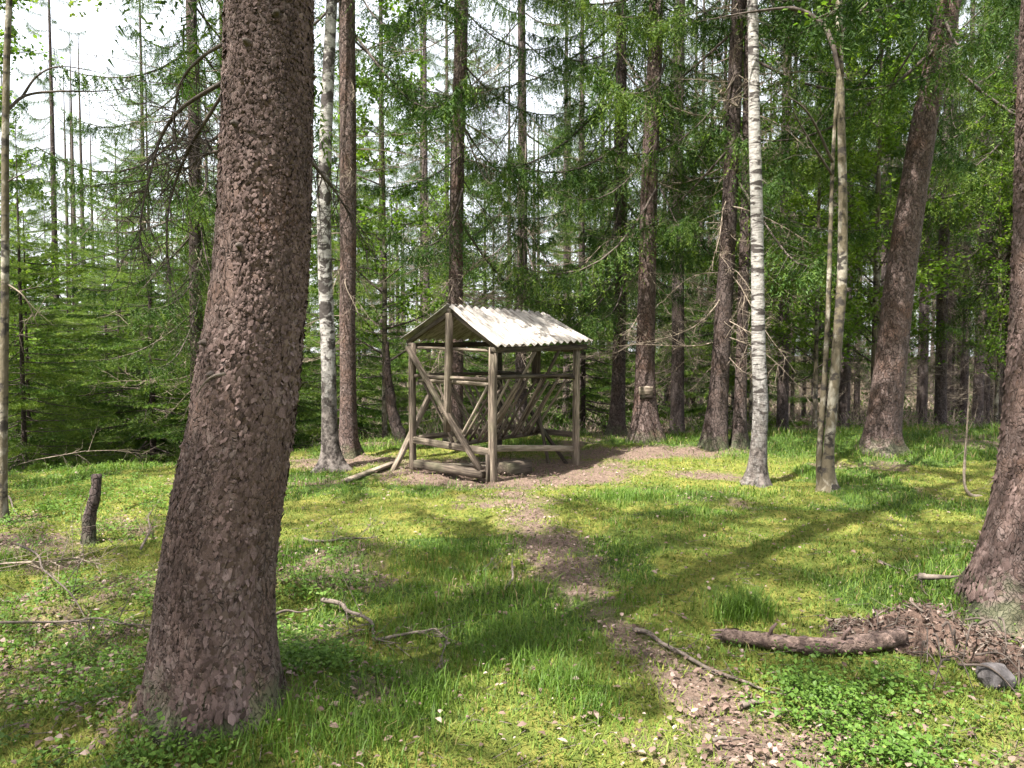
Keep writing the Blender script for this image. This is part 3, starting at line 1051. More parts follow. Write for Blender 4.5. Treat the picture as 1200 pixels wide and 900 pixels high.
T11, C11, g11 = photo_tree('spruce_tree', (1031, 526),
    [(1030, 530, 42), (1036, 490, 38), (1044, 420, 35), (1053, 340, 33), (1066, 250, 31), (1082, 150, 29), (1098, 70, 27), (1113, 0, 25)],
    'stout purplish spruce trunk leaning strongly on the grassy bank', 'tree', M_bark, 'mature', None, top=22, nseg=40, flare=0.35, flare_h=0.12, step=0.1, crown_dz=1.0, top_lean=0.14)
T13, C13, g13 = photo_tree('spruce_tree', (232, 545),
    [(232, 548, 18), (231, 440, 15), (229, 320, 14), (228, 200, 13), (226, 100, 12), (224, 0, 12)],
    'thin dark spruce seen past the thick old spruce, dead twigs low down', 'tree', M_bark_dark, 'curtain', 'low', top=18, d=12.6, rz=0.6)
T14, C14, g14 = photo_tree('birch_tree', (2, 614),
    [(2, 616, 12), (3, 540, 10), (5, 420, 9), (6, 300, 8.5), (6, 180, 8), (8, 60, 7), (11, 0, 6.5)],
    'thin grey birch with long bare branches rising at the edge of the clearing', 'tree', M_alder, 'birch', None, top=12, step=0.12, crown_dz=-1.0, crown_s=0.9)
y0 = g14.y
bough(T14, [at(6, 132, y0), at(30, 112, y0 + 0.1), at(70, 107, y0 + 0.3), at(110, 107, y0 + 0.4), at(163, 103, y0 + 0.6)], 0.014, 5, M_dead_dark, tl=0.25, dn=0.2)
bough(T14, [at(24, 116, y0 + 0.1), at(45, 88, y0 + 0.1), at(75, 78, y0 + 0.1), at(132, 88, y0 + 0.2)], 0.010, 5, M_dead_dark, tl=0.25, dn=0.2)
bough(T14, [at(5, 215, y0), at(18, 208, y0), at(40, 197, y0 + 0.1)], 0.008, 4, M_dead_dark, tl=0.2)
bough(T14, [at(5, 330, y0), at(30, 350, y0), at(45, 385, y0 + 0.1)], 0.007, 6, M_dead, tl=0.3)

# bare boughs of the thick spruce
y0 = g1.y
bough(T1, [at(268, 47, y0 + .1), at(233, 70, y0 + .35), at(213, 95, y0 + .5), at(205, 130, y0 + .6), at(201, 190, y0 + .7)], 0.007, 26, tl=0.3)
bough(T1, [at(268, 92, y0 + .1), at(215, 125, y0 + .2), at(190, 158, y0 + .25), at(177, 200, y0 + .3), at(166, 250, y0 + .3), at(163, 300, y0 + .3)], 0.008, 40, tl=0.32)
bough(T1, [at(268, 99, y0 + .1), at(241, 142, y0 + .2), at(225, 168, y0 + .3), at(205, 215, y0 + .4), at(196, 262, y0 + .4), at(197, 330, y0 + .5)], 0.0075, 40, tl=0.32)
bough(T1, [at(266, 150, y0 + .1), at(245, 165, y0 + .4), at(235, 150, y0 + .7)], 0.006, 16, tl=0.3)
bough(T1, [at(264, 175, y0 + .1), at(240, 182, y0 + .3), at(215, 200, y0 + .6)], 0.0055, 18, tl=0.3)
bough(T1, [at(358, 180, y0 + .1), at(378, 206, y0 + .2), at(398, 232, y0 + .3), at(425, 280, y0 + .4)], 0.007, 24, tl=0.28)
bough(T1, [at(360, 88, y0), at(372, 90, y0)], 0.011, 0)
bough(T1, [at(264, 438, y0 - .26), at(250, 441, y0 - .28), at(237, 452, y0 - .26), at(229, 466, y0 - .22)], 0.005, 0, M_twig)
for px, py in ((302, 3), (307, 70), (294, 160), (258, 403), (270, 438), (337, 36), (300, 296)):
    p = at(px, py, y0)
    r = np.interp(p.z - g1.z, C1[:, 0], C1[:, 3])
    xc = g1.x + np.interp(p.z - g1.z, C1[:, 0], C1[:, 1])
    dx = max(-0.95, min(0.95, (p.x - xc) / r))
    a = Vector((dx, -math.sqrt(1 - dx * dx), 0))
    q = Vector((xc, g1.y, p.z)) + a * (r * 0.96)
    bough(T1, [q, q + a * 0.022 + Vector((0, 0, 0.004)), q + a * 0.038], 0.013, 0, M_dead_dark, 'knot_stub', r1=0.004)

# lifting bark scales on the two near trunks
M_scale = leaf_mat('bark_scales', (0.034, 0.023, 0.020), (0.108, 0.074, 0.067), (0.205, 0.155, 0.147), 0.0, 0.75)
sn = M_scale.node_tree
spb = sn.nodes['Principled BSDF']
sbp = N(sn, 'ShaderNodeBump')
sbp.inputs['Distance'].default_value = 0.004
L(sn, noise(sn, coords(sn, (1, 1, 0.7)), 160, 4, 0.7), sbp.inputs['Height'])
L(sn, sbp.outputs[0], spb.inputs['Normal'])


def bark_scales(root, C, n, zmax, flare, flare_h, size=0.019):
    """thin irregular plates standing off the trunk, each lifted along one edge"""
    z = zmax * rng.random(n)
    th = rng.random(n) * 2 * np.pi
    r = np.interp(z, C[:, 0], C[:, 3]) * (1 + 0.9 * flare * np.exp(-z / flare_h))
    cx = np.interp(z, C[:, 0], C[:, 1])
    e = 0.05
    dr = (np.interp(z + e, C[:, 0], C[:, 3]) - np.interp(z - e, C[:, 0], C[:, 3])) / (2 * e)
    dc = (np.interp(z + e, C[:, 0], C[:, 1]) - np.interp(z - e, C[:, 0], C[:, 1])) / (2 * e)
    nrm = np.stack([np.cos(th), np.sin(th), 0 * th], -1)
    tan = np.stack([-np.sin(th), np.cos(th), 0 * th], -1)
    up = unit(np.stack([dc + dr * np.cos(th), dr * np.sin(th), np.ones(n)], -1))
    patch = fbm(th * 2.2 + 3, z * 2.4, 15, 3)
    rough = sstep(0.35, 0.65, patch)
    sz = size * np.exp(0.27 * rng.standard_normal(n)) * (0.75 + 0.5 * rough) * (1.0 + 0.35 * sstep(2.0, 0.8, z))
    asp = 1.0 + 0.7 * rng.random(n) + 0.9 * sstep(1.6, 0.6, z) * rng.random(n)
    K = 6
    an = (np.arange(K)[None] + 0.7 * rng.random((n, K))) * 2 * np.pi / K
    rad = 0.65 + 0.5 * rng.random((n, K))
    ca, sa = np.cos(an) * rad * sz[:, None], np.sin(an) * rad * (sz * asp)[:, None]
    la = rng.random(n) * 2 * np.pi
    lift = (0.002 + 0.010 * rng.random(n) ** 2) * (0.5 + 0.9 * rough)
    off = 0.003 + 0.004 * rng.random(n)
    tilt = (ca * np.cos(la)[:, None] + sa * np.sin(la)[:, None]) / sz[:, None]
    rr = off[:, None] + lift[:, None] * tilt * 0.8 - 0.003
    bow = -(ca ** 2) / (2 * r[:, None])
    base = np.stack([cx, 0 * cx, z], -1) + nrm * r[:, None]
    ring = base[:, None] + tan[:, None] * ca[..., None] + up[:, None] * sa[..., None] + nrm[:, None] * (rr + bow)[..., None]
    cen = base + nrm * (off + 0.002)[:, None]
    V = np.concatenate([ring, cen[:, None]], 1).reshape(-1, 3)
    b = (np.arange(n) * (K + 1))[:, None]
    F = np.concatenate([b + [j, (j + 1) % K, K] for j in range(K)])
    tint = np.clip(0.40 + 0.13 * rng.standard_normal(n) + 0.55 * (patch - 0.5) + 0.35 * (fbm(th * 1.1, z * 0.9, 19, 2) - 0.5), 0, 1)
    mb = MB()
    mb.add(V, F, None, np.repeat(tint, K + 1))
    o = obj('bark_scales', mb.mesh('bark_scales', M_scale), root)
    o['kind'] = 'stuff'


bark_scales(T1, C1, 30000, 3.6, 0.13, 0.11, 0.0078)
bark_scales(T12, C12, 14000, 3.8, 0.25, 0.14, 0.0115)

# ------------------------------------------------------------------ the wood behind
TRUNKS = {
    'mature': trunk_mesh('far_trunk_mature', [(-1.2, 0, 0, .16), (0, 0, 0, .15), (2, .02, 0, .135), (6, -.03, .02, .115), (12, .03, 0, .08), (21.8, 0, 0, .012)], M_bark_grey, 12, 0.5, 0.4, 0.2),
    'curtain': trunk_mesh('far_trunk_curtain', [(-1.2, 0, 0, .14), (0, 0, 0, .13), (2, -.02, 0, .12), (6, .03, .02, .10), (12, .0, 0, .065), (18.9, 0, 0, .01)], M_bark_dark, 12, 0.5, 0.4, 0.2),
    'young': trunk_mesh('far_trunk_young', [(-1.2, 0, 0, .08), (0, 0, 0, .075), (4, 0, 0, .05), (9.5, 0, 0, .006)], M_bark_dark, 8, 0.5, 0.4, 0.15),
    'pole': trunk_mesh('far_trunk_pole', [(-1.2, 0, 0, .13), (0, 0, 0, .12), (3, .03, 0, .11), (8, -.02, .02, .09), (18.9, 0, 0, .01)], M_bark_grey, 12, 0.5, 0.35, 0.2),
    'broad': trunk_mesh('far_trunk_broad', [(-1.2, 0, 0, .06), (0, 0, 0, .055), (3, .06, 0, .045), (6, -.04, .02, .03), (9.0, 0, 0, .006)], M_alder, 8, 0.4, 0.4, 0.12),
}
TRUNKS['sparse'] = TRUNKS['mature']
KIND = {
    'sparse': ('spruce_tree', 'tall thinly branched spruce', 'tall spruces behind the clearing', None),
    'mature': ('spruce_tree', 'tall spruce with high crown', 'tall spruces behind the clearing', 'low'),
    'curtain': ('spruce_tree', 'spruce with hanging twig curtains', 'curtained spruces behind the clearing', 'dark'),
    'young': ('young_spruce', 'young bushy spruce', 'young spruces behind the clearing', None),
    'pole': ('spruce_tree', 'bare grey spruce pole', 'bare spruce poles beyond the bank', 'tall'),
    'broad': ('broadleaf_tree', 'thin light green broadleaf tree', 'light green broadleaf trees', None),
}


SECT = [(200, 'beyond the short dark snag'), (365, 'behind the thick old spruce'), (470, 'behind the old pale birch'), (690, 'behind the roofed feeder'),
        (800, 'behind the trunk with the salt shelf'), (925, 'behind the white birch'), (1005, 'behind the two-stemmed tree'), (1115, 'behind the leaning trunk on the bank'), (9999, 'beyond the bent dead sapling')]


def where(x, y):
    px = 600 + x / y * FPX
    deep = 'close' if y < 19.5 else 'farther back' if y < 28 else 'deep in the wood'
    return deep + ' ' + next(t for lim, t in SECT if px < lim)


def wood_tree(kind, x, y, s, crown=True, label=None, group=None, dead=True):
    nm, lb, gr, dd = KIND[kind]
    r = empty(nm, (x, y, h1(x, y) - 0.05), random.random() * 6.28)
    r.scale = (s, s, s * random.uniform(0.95, 1.1))
    obj('trunk', TRUNKS[kind], r)
    if crown:
        obj('crown', CROWN[kind], r)
    if dd and dead:
        o = obj('dead_twigs', DEAD[dd], r)
        o['kind'] = 'stuff'
    tag(r, label or lb + ' ' + where(x, y), 'tree', group or gr)
    return r


placed = [(g.x, g.y) for g in (g2, g3, g4, g5, g6, g7, g8, g9, g10, g11, g13)]


def try_place(x, y, md):
    if any((x - a) ** 2 + (y - b) ** 2 < md * md for a, b in placed):
        return False
    placed.append((x, y))
    return True


R2 = random.Random(23)
count = 0
for att in range(4000):
    y = 14.8 + 23 * R2.random() ** 1.25
    sx = R2.uniform(-0.76, 0.76)
    x = sx * y
    if y > 37:
        continue
    md = 1.75 if sx > 0.30 else 1.95
    if not try_place(x, y, md):
        continue
    u = R2.random()
    if sx < -0.28:
        k = 'young' if u < 0.60 else 'curtain' if u < 0.95 else 'broad'
        if k == 'curtain' and -0.68 < sx < -0.42 and y < 24:
            k = 'young'
    elif sx < 0.28:
        k = 'curtain' if u < 0.30 else 'mature' if u < 0.45 else 'young' if u < 0.72 else 'pole'
        if -0.24 < sx < -0.03 and y < 30:
            k = 'young' if u < 0.5 else 'pole' if u < 0.8 else 'broad'
    else:
        k = 'pole' if u < 0.60 else 'broad' if u < 0.70 else 'curtain'
    s = R2.uniform(0.8, 1.12)
    if k == 'young':
        s *= 0.62 if y < 18 else 0.85
    wood_tree(k, x, y, s)
    count += 1
    if count >= 120:
        break

for att in range(400):
    y = R2.uniform(21, 37)
    sx = R2.uniform(0.33, 0.78) if att % 3 else R2.uniform(-0.75, -0.4)
    if try_place(sx * y, y, 1.45):
        wood_tree('pole' if sx > 0 and R2.random() < 0.75 else 'young' if sx < 0 else 'curtain', sx * y, y, R2.uniform(0.75, 1.0))
        count += 1
    if count >= 152:
        break

# spruces beside and behind the viewpoint, added so their crowns shade the clearing
for i, (x, y, k) in enumerate([(-3.2, -4.2, 'pole'), (-4.6, 0.4, 'mature'), (-6.6, -1.8, 'sparse'), (-7.6, 1.4, 'pole'), (-1.0, -7.0, 'pole'), (-7.5, -6.0, 'pole'), (2.6, -5.0, 'mature'),
                               (-9.5, 5.0, 'pole'), (6.8, 2.2, 'mature'), (10.5, 8.0, 'pole'), (-9.0, 10.5, 'curtain')]):
    r = wood_tree(k, x, y, 1.0, dead=False, label='tall spruce of the same wood out of view, placed to cast shade on the clearing', group='shade spruces around the viewpoint')

for x, y, s in ((5.6, 14.2, 0.8), (7.3, 15.5, 0.9), (9.2, 14.6, 0.7), (-9.9, 14.6, 1.1)):
    wood_tree('broad', x, y, s)

for x, y, s in ((-8.4, 13.2, 0.62), (-7.4, 15.8, 0.9), (-5.6, 14.9, 0.7)):
    wood_tree('young', x, y, s)

# dry brush under the far trees
mb = MB()
n = 20000
y = 14.2 + 34 * rng.random(n) ** 1.5
x = (rng.random(n) * 2 - 1) * 0.8 * y
cl = fbm(x * 0.5, y * 0.5, 81, 3)
ok = rng.random(n) < sstep(0.35, 0.6, cl)
x, y = x[ok], y[ok]
n = len(x)
A = np.stack([x, y, H(x, y) - 0.02], -1)
ln = (0.2 + 0.9 * rng.random(n) ** 2) * (0.6 + 0.5 * sstep(15, 22, y))
B = A + unit(np.stack([0.6 * rng.standard_normal(n), 0.6 * rng.standard_normal(n), np.ones(n)], -1)) * ln[:, None]
strips(mb, A, B, 0.004 + 0.0003 * y, 0.5, 1)
k = n // 2
needles_along(mb, A[:k] + (B - A)[:k] * 0.3, B[:k], 5, 0.09, 0.03, 0.45 + 0.2 * rng.standard_normal(k), 0, 0.6)
o = obj('undergrowth', mb.mesh('undergrowth', [M_needle_fresh, M_dead]))
tag(o, 'low dry brush and seedlings on the forest floor under the far trees', 'undergrowth', kind='stuff')

# far-off wood, one mass
mb = MB()
for i in range(150):
    y = 36 + 50 * R2.random() ** 1.4
    x = R2.uniform(-0.85, 0.85) * y
    hgt = R2.uniform(13, 21) * (1 if abs(x / y + 0.1) > 0.12 else 0.75)
    z0 = h1(x, y)
    tube(mb, [(x, y, z0 - 0.3), (x, y, z0 + hgt * 0.5), (x, y, z0 + hgt)], [0.16, 0.1, 0.01], 5, 0.5, 1, cap=False)
    nb = 20
    for q in range(nb):
        u = (q + rng.random()) / nb
        z = hgt * (0.03 + 0.97 * u)
        ln = 2.7 * (1 - u ** 1.3) * rng.uniform(0.7, 1.2) + 0.3
        mb.add_other(LOWC[q % 2], orient(rng.random() * 6.28, -0.3 + 0.6 * u, 0, (x, y, z0 + z)), ln / 2.2, 0.12 * rng.standard_normal())
far = obj('distant_wood', mb.mesh('distant_wood', MS))
tag(far, 'hazy mass of distant spruces seen through the trunks', 'forest', kind='stuff')

# ------------------------------------------------------------------ roofed hay feeder
M_wood = wood_mat('weathered_timber')
M_wood_dark = wood_mat('dark_weathered_timber', (0.04, 0.031, 0.025), (0.125, 0.10, 0.078))
M_wood_pale = wood_mat('pale_timber', (0.14, 0.115, 0.09), (0.34, 0.29, 0.23))


def sheet_mat():
    m, nt, b = nmat('corrugated_sheet')
    v = coords(nt, (1, 1, 1))
    n1 = noise(nt, v, 4, 5, 0.65)
    n2 = noise(nt, coords(nt, (7, 1.2, 1.2)), 5, 5, 0.7)
    c = mix(nt, n1, (0.23, 0.215, 0.20), (0.38, 0.36, 0.335))
    c = mix(nt, ramp(nt, n2, [(0.46, 0.0), (0.62, 0.9)]), c, (0.10, 0.085, 0.075))
    L(nt, c, b.inputs['Base Color'])
    b.inputs['Roughness'].default_value = 0.7
    bp = N(nt, 'ShaderNodeBump')
    bp.inputs['Distance'].default_value = 0.004
    L(nt, n1, bp.inputs['Height'])
    L(nt, bp.outputs[0], b.inputs['Normal'])
    return m


M_sheet = sheet_mat()
FX, FY = -0.22, 9.1
feeder = empty('hay_feeder', (FX, FY, h1(FX, FY)), math.radians(50))
tag(feeder, 'roofed wooden game feeder with slatted hay rack and corrugated roof', 'feeder')


def member(name, p, q, w, h, mat, parent, rnd=False, ext=0.0, roll=0.0):
    """a beam (or round pole) between two points; local Z runs along it"""
    p, q = Vector(p), Vector(q)
    ln = (q - p).length + 2 * ext
    mb = MB()
    if rnd:
        k = max(4, int(ln / 0.25))
        zz = np.linspace(-ln / 2, ln / 2, k + 1)
        ph = rng.random() * 6
        P = np.stack([0.010 * np.sin(zz * 3 + ph), 0.010 * np.cos(zz * 2.3 + ph), zz], 1)
        tube(mb, P, np.linspace(w / 2 * 1.08, w / 2 * 0.9, k + 1), 9, 0.5, 0, jit=0.04)
    else:
        k = max(2, int(ln / 0.3))
        zz = np.linspace(-ln / 2, ln / 2, k + 1)
        c = 0.12
        prof = np.array([(-.5 + c, -.5), (.5 - c, -.5), (.5, -.5 + c), (.5, .5 - c), (.5 - c, .5), (-.5 + c, .5), (-.5, .5 - c), (-.5, -.5 + c)])
        V = []
        b0 = rng.standard_normal(2) * 0.006
        for i, z in enumerate(zz):
            pr = prof * np.array([w, h]) * (1 + 0.02 * rng.standard_normal((8, 2)))
            bow = b0 * math.cos(z / ln * math.pi)
            V += [(a + bow[0], b_ + bow[1], z) for a, b_ in pr]
        F = [(i * 8 + j, i * 8 + (j + 1) % 8, (i + 1) * 8 + (j + 1) % 8, (i + 1) * 8 + j) for i in range(k) for j in range(8)]
        n0 = len(V)
        V += [(0, 0, -ln / 2), (0, 0, ln / 2)]
        F3 = [((j + 1) % 8, j, n0) for j in range(8)] + [(k * 8 + j, k * 8 + (j + 1) % 8, n0 + 1) for j in range(8)]
        mb.add(V, F3, F)
    o = obj(name, mb.mesh(name, mat, rnd), parent)
    o.location = (p + q) / 2
    d = (q - p).normalized()
    side = Vector((0, 0, 1)) if abs(d.z) < 0.8 else Vector((1, 0, 0))
    X = side.cross(d).normalized()
    Y = d.cross(X)
    o.rotation_mode = 'QUATERNION'
    o.rotation_quaternion = (Matrix((X, Y, d)).transposed().to_quaternion() @ Matrix.Rotation(roll, 3, 'Z').to_quaternion())
    return o


W_, L_ = 1.40, 1.70      # gable width along local y, length along local x
member('post', (0, 0, -0.25), (0, 0, 1.60), 0.084, 0.084, M_wood, feeder)
member('post', (0, W_, -0.25), (0, W_, 1.66), 0.076, 0.076, M_wood, feeder)
member('post', (L_, 0, -0.25), (L_, 0, 1.62), 0.076, 0.076, M_wood, feeder)
member('post', (L_, W_, -0.25), (L_, W_, 1.66), 0.076, 0.076, M_wood_dark, feeder)
member('gable_post', (-0.075, W_ / 2, 0.55), (-0.02, W_ / 2, 2.02), 0.06, 0.09, M_wood, feeder)
member('gable_post', (L_, W_ / 2, 1.10), (L_, W_ / 2, 1.98), 0.10, 0.10, M_wood_dark, feeder)
member('purlin', (-0.05, -0.02, 1.565), (L_ + 0.18, -0.02, 1.61), 0.06, 0.07, M_wood_dark, feeder)
member('purlin', (-0.05, W_ + 0.02, 1.62), (L_ + 0.18, W_ + 0.02, 1.66), 0.06, 0.07, M_wood_dark, feeder)
member('ridge_beam', (-0.03, W_ / 2, 2.035), (L_ + 0.17, W_ / 2, 1.995), 0.06, 0.08, M_wood_dark, feeder)
for v in (0.03, L_):
    member('rafter', (v, -0.06, 1.58), (v, W_ / 2 - 0.02, 2.02), 0.05, 0.055, M_wood_dark, feeder)
    member('rafter', (v, W_ + 0.12, 1.66), (v, W_ / 2 + 0.02, 2.03), 0.05, 0.055, M_wood_dark, feeder)
    member('tie_beam', (v + 0.055, 0.04, 1.555), (v + 0.055, W_ - 0.03, 1.60), 0.085, 0.035, M_wood, feeder, roll=0)
member('brace', (-0.075, W_ - 0.0, 1.60), (-0.085, 0.10, 0.10), 0.08, 0.045, M_wood, feeder)
member('cross_rail', (-0.04, W_ - 0.22, 1.24), (0.0, -0.03, 1.20), 0.055, 0.055, M_wood, feeder, True)
member('cross_rail', (0.07, W_ - 0.06, 1.17), (0.07, 0.02, 1.14), 0.055, 0.055, M_wood_pale, feeder, True)
member('side_rail', (0.0, 0.07, 1.225), (L_, 0.05, 1.24), 0.05, 0.05, M_wood_dark, feeder, True, 0.03)
member('side_rail', (0.0, W_ - 0.07, 1.225), (L_, W_ - 0.05, 1.24), 0.05, 0.05, M_wood_dark, feeder, True, 0.03)
member('cross_rail', (L_ - 0.05, W_, 1.24), (L_ - 0.05, 0, 1.20), 0.06, 0.06, M_wood_dark, feeder, True)
member('cross_rail', (-0.01, W_ - 0.04, 0.40), (-0.01, 0.05, 0.35), 0.055, 0.085, M_wood, feeder)
member('side_rail', (0.06, 0.03, 0.39), (L_ - 0.04, 0.03, 0.23), 0.05, 0.075, M_wood_pale, feeder)
member('side_rail', (0.06, W_ - 0.03, 0.42), (L_ - 0.04, W_ - 0.03, 0.40), 0.05, 0.07, M_wood, feeder)
member('cross_rail', (L_ - 0.02, W_ - 0.04, 0.46), (L_ - 0.02, 0.04, 0.42), 0.05, 0.075, M_wood_dark, feeder)
member('keel_pole', (-0.03, W_ / 2, 0.37), (L_ + 0.02, W_ / 2, 0.40), 0.06, 0.06, M_wood_dark, feeder, True)
ns = 13
for i in range(ns):
    v = 0.06 + (L_ - 0.12) * i / (ns - 1)
    a, b_ = random.uniform(-.03, .03), random.uniform(-.03, .03)
    top = random.uniform(1.12, 1.24)
    member('slat', (v + a, W_ / 2 - 0.02, 0.40), (v + b_, 0.13, top), 0.035, 0.035, M_wood if i % 3 else M_wood_pale, feeder, True)
    member('slat', (v + b_, W_ / 2 + 0.02, 0.40), (v + a, W_ - 0.13, top), 0.035, 0.035, M_wood, feeder, True)
member('strut', (0.62, 0.50, 0.62), (0.80, -0.01, 1.55), 0.045, 0.045, M_wood, feeder, True)
member('strut', (1.15, 0.50, 0.62), (1.28, -0.01, 1.57), 0.045, 0.045, M_wood, feeder, True)
member('rack_leg', (L_ - 0.08, W_ / 2 + 0.03, 0.72), (L_ - 0.06, 0.10, 0.0), 0.055, 0.055, M_wood_dark, feeder, True, 0.06)
member('rack_leg', (L_ - 0.14, W_ / 2 - 0.16, 0.72), (L_ - 0.13, W_ / 2 - 0.32, -0.02), 0.05, 0.05, M_wood_dark, feeder, True, 0.04)
member('outer_strut', (-0.30, W_ + 0.10, -0.06), (0.34, W_ + 0.02, 0.98), 0.075, 0.06, M_wood, feeder)
member('sill_beam', (-0.05, W_ - 0.12, 0.10), (-0.075, 0.09, 0.09), 0.11, 0.10, M_wood_dark, feeder)
member('stake', (-0.075, 0.035, -0.15), (-0.07, 0.035, 0.33), 0.03, 0.05, M_wood_dark, feeder)


def corrugated(name, v0, v1, ua, ub, za0, za1, zb0, zb1, lift):
    """sheet from the ridge (ua) to the eave (ub); z given at both ends of both edges"""
    mb = MB()
    nv, nu = 132, 5
    v = np.linspace(v0, v1, nv)
    f = np.linspace(0, 1, nu)
    wav = 0.017 * np.cos(2 * np.pi * v / 0.140)
    t = (v - v0) / (v1 - v0)
    za, zb = za0 + (za1 - za0) * t, zb0 + (zb1 - zb0) * t
    rag = 0.016 * (fbm(v * 3.0, v * 0, 5, 2) - 0.5)
    U = ua + (ub - ua) * f[None] + (rag[:, None] * f[None])
    Z = za[:, None] * (1 - f) + zb[:, None] * f + wav[:, None] + lift + 0.012 * np.sin(f * math.pi)[None] * -1
    for k, off in ((0, 0.0), (1, -0.007)):
        pass
    top = np.stack([np.broadcast_to(v[:, None], U.shape), U, Z], -1).reshape(-1, 3)
    bot = top - np.array([0, 0, 0.008])
    n = nv * nu
    i, j = np.meshgrid(np.arange(nv - 1), np.arange(nu - 1), indexing='ij')
    q = np.stack([i * nu + j, (i + 1) * nu + j, (i + 1) * nu + j + 1, i * nu + j + 1], -1).reshape(-1, 4)
    F = list(q) + list(q[:, ::-1] + n)
    for a in range(nv - 1):
        F += [(a * nu, a * nu + n, (a + 1) * nu + n, (a + 1) * nu), ((a + 1) * nu - 1 + nu, (a + 1) * nu - 1 + nu + n, (a + 1) * nu - 1 + n, (a + 1) * nu - 1)]
    for a in range(nu - 1):
        F += [(a + 1, a + 1 + n, a + n, a), ((nv - 1) * nu + a, (nv - 1) * nu + a + n, (nv - 1) * nu + a + 1 + n, (nv - 1) * nu + a + 1)]
    mb.add(np.concatenate([top, bot]), None, F)
    return obj(name, mb.mesh(name, M_sheet, False), feeder)


vm = 0.95
e0, e1, r0, r1 = -0.08, L_ + 0.20, None, None
corrugated('roof_sheet', -0.06, vm + 0.07, W_ / 2 - 0.03, -0.12, 2.115, 2.10, 1.615, 1.645, 0.004)
corrugated('roof_sheet', vm - 0.07, L_ + 0.22, W_ / 2 - 0.03, -0.12, 2.10, 2.075, 1.64, 1.69, 0.014)
corrugated('roof_sheet', -0.06, vm + 0.07, W_ / 2 + 0.05, W_ + 0.20, 2.125, 2.11, 1.715, 1.715, 0.004)
corrugated('roof_sheet', vm - 0.07, L_ + 0.22, W_ / 2 + 0.05, W_ + 0.20, 2.11, 2.085, 1.71, 1.715, 0.014)

# things lying round the feeder
fm = feeder.matrix_basis


def fworld(v, u, z=None):
    p = Matrix.Translation(feeder.location) @ Matrix.Rotation(math.radians(50), 4, 'Z') @ Vector((v, u, 0))
    p.z = h1(p.x, p.y) + (z or 0)
    return p


o = member('timber_block', fworld(0.42, 0.20, 0.09), fworld(0.92, 0.24, 0.085), 0.17, 0.16, M_wood_dark, None)
tag(o, 'dark squared timber block lying under the hay rack', 'timber')
o = member('plank', ground_at(404, 566) + Vector((0, 0, 0.02)), ground_at(462, 547) + Vector((0, 0, 0.05)), 0.09, 0.04, M_wood, None)
tag(o, 'grey plank lying on the ground before the outer strut of the feeder', 'plank')
o = member('broken_board', fworld(0.15, 1.05, 0.10), fworld(0.62, 0.30, 0.06), 0.08, 0.025, M_wood_pale, None)
tag(o, 'pale broken board lying inside the feeder frame', 'board')
o = member('broken_board', fworld(0.3, 1.25, 0.04), fworld(1.15, 0.55, 0.06), 0.07, 0.025, M_wood, None)
tag(o, 'long grey board lying under the hay rack', 'board')
p = at(755, 459, g6.y)
q = Vector((p.x, g6.y - 0.20, p.z))
shelf = empty('salt_shelf', q)
tag(shelf, 'small pale wooden salt shelf fixed to the reddish spruce trunk', 'shelf')
member('board', (-0.11, 0.03, 0.02), (0.10, 0.03, 0.02), 0.04, 0.13, M_wood, shelf)
member('dark_notch', (-0.09, 0.06, -0.07), (0.09, 0.06, -0.07), 0.10, 0.07, M_wood_dark, shelf)  # dark block standing in for the shaded hollow under the board

# dead snag, dead sapling
mb = MB()
a = ground_at(107, 637)
P = smooth_path([Vector((0, 0, -0.1)), Vector((-0.02, 0, 0.06)), Vector((0.0, 0, 0.25)), Vector((0.045, 0, 0.42)), Vector((0.05, 0.01, 0.56))], 16)
R_ = np.concatenate([np.linspace(0.085, 0.052, 5), np.linspace(0.05, 0.036, 12)])
tube(mb, P, R_, 12, 0.5, 0, jit=0.08)
st = obj('stump', mb.mesh('stump', M_bark_dark, True))
st.location = a
tag(st, 'short dark broken snag standing alone in the moss', 'stump')
a = ground_at(1134, 582)
sap = empty('dead_sapling', a)
tag(sap, 'thin bent dead sapling in front of the grassy bank', 'sapling')
y0 = a.y
bough(sap, [at(1150, 582, y0), at(1137, 580, y0), at(1130, 566, y0), at(1131, 535, y0), at(1134, 490, y0), at(1136, 440, y0)], 0.022, 8, M_dead, 'stem', tl=0.35, dn=0.1)
a = ground_at(470, 520)
P = [at(472, 524, 12.4), at(462, 490, 12.4), at(455, 445, 12.4), at(454, 400, 12.4)]
sg = empty('bent_trunk', Vector((P[0].x, P[0].y, h1(P[0].x, P[0].y))))
tag(sg, 'short bent dark trunk behind the feeder, near the old birch', 'tree')
bough(sg, [Vector((P[0].x + .03, P[0].y, sg.location.z - 0.1))] + P, 0.13, 14, M_bark_dark, 'trunk', tl=0.6, r1=0.02)

# ------------------------------------------------------------------ sticks, log, root clump, stone
def stick(name, pxs, r, label, cat='stick', lift=0.012, twigs=0, mat=None, tl=0.25, bumps=None):
    P = [ground_at(*p) for p in pxs]
    P = [P[0]] + [q for a, b in zip(P[:-1], P[1:]) for q in ((a + b) / 2 + Vector((random.uniform(-1, 1), random.uniform(-1, 1), 0)) * 0.10 * (b - a).length, b)]
    if bumps:
        bumps = [bumps[0]] + [q for a, b in zip(bumps[:-1], bumps[1:]) for q in ((a + b) / 2, b)]
    for i, p in enumerate(P):
        p.z = h1(p.x, p.y)
        p.z += lift + r * 0.6 + (bumps[i] if bumps else 0)
    o = empty('tmp', P[0])
    b = bough(o, P, r, twigs * 2, mat or M_twig, name, tl=tl, dn=-0.05)
    b.parent = None
    b.location = P[0]
    bpy.data.objects.remove(o)
    tag(b, label, cat)
    return b


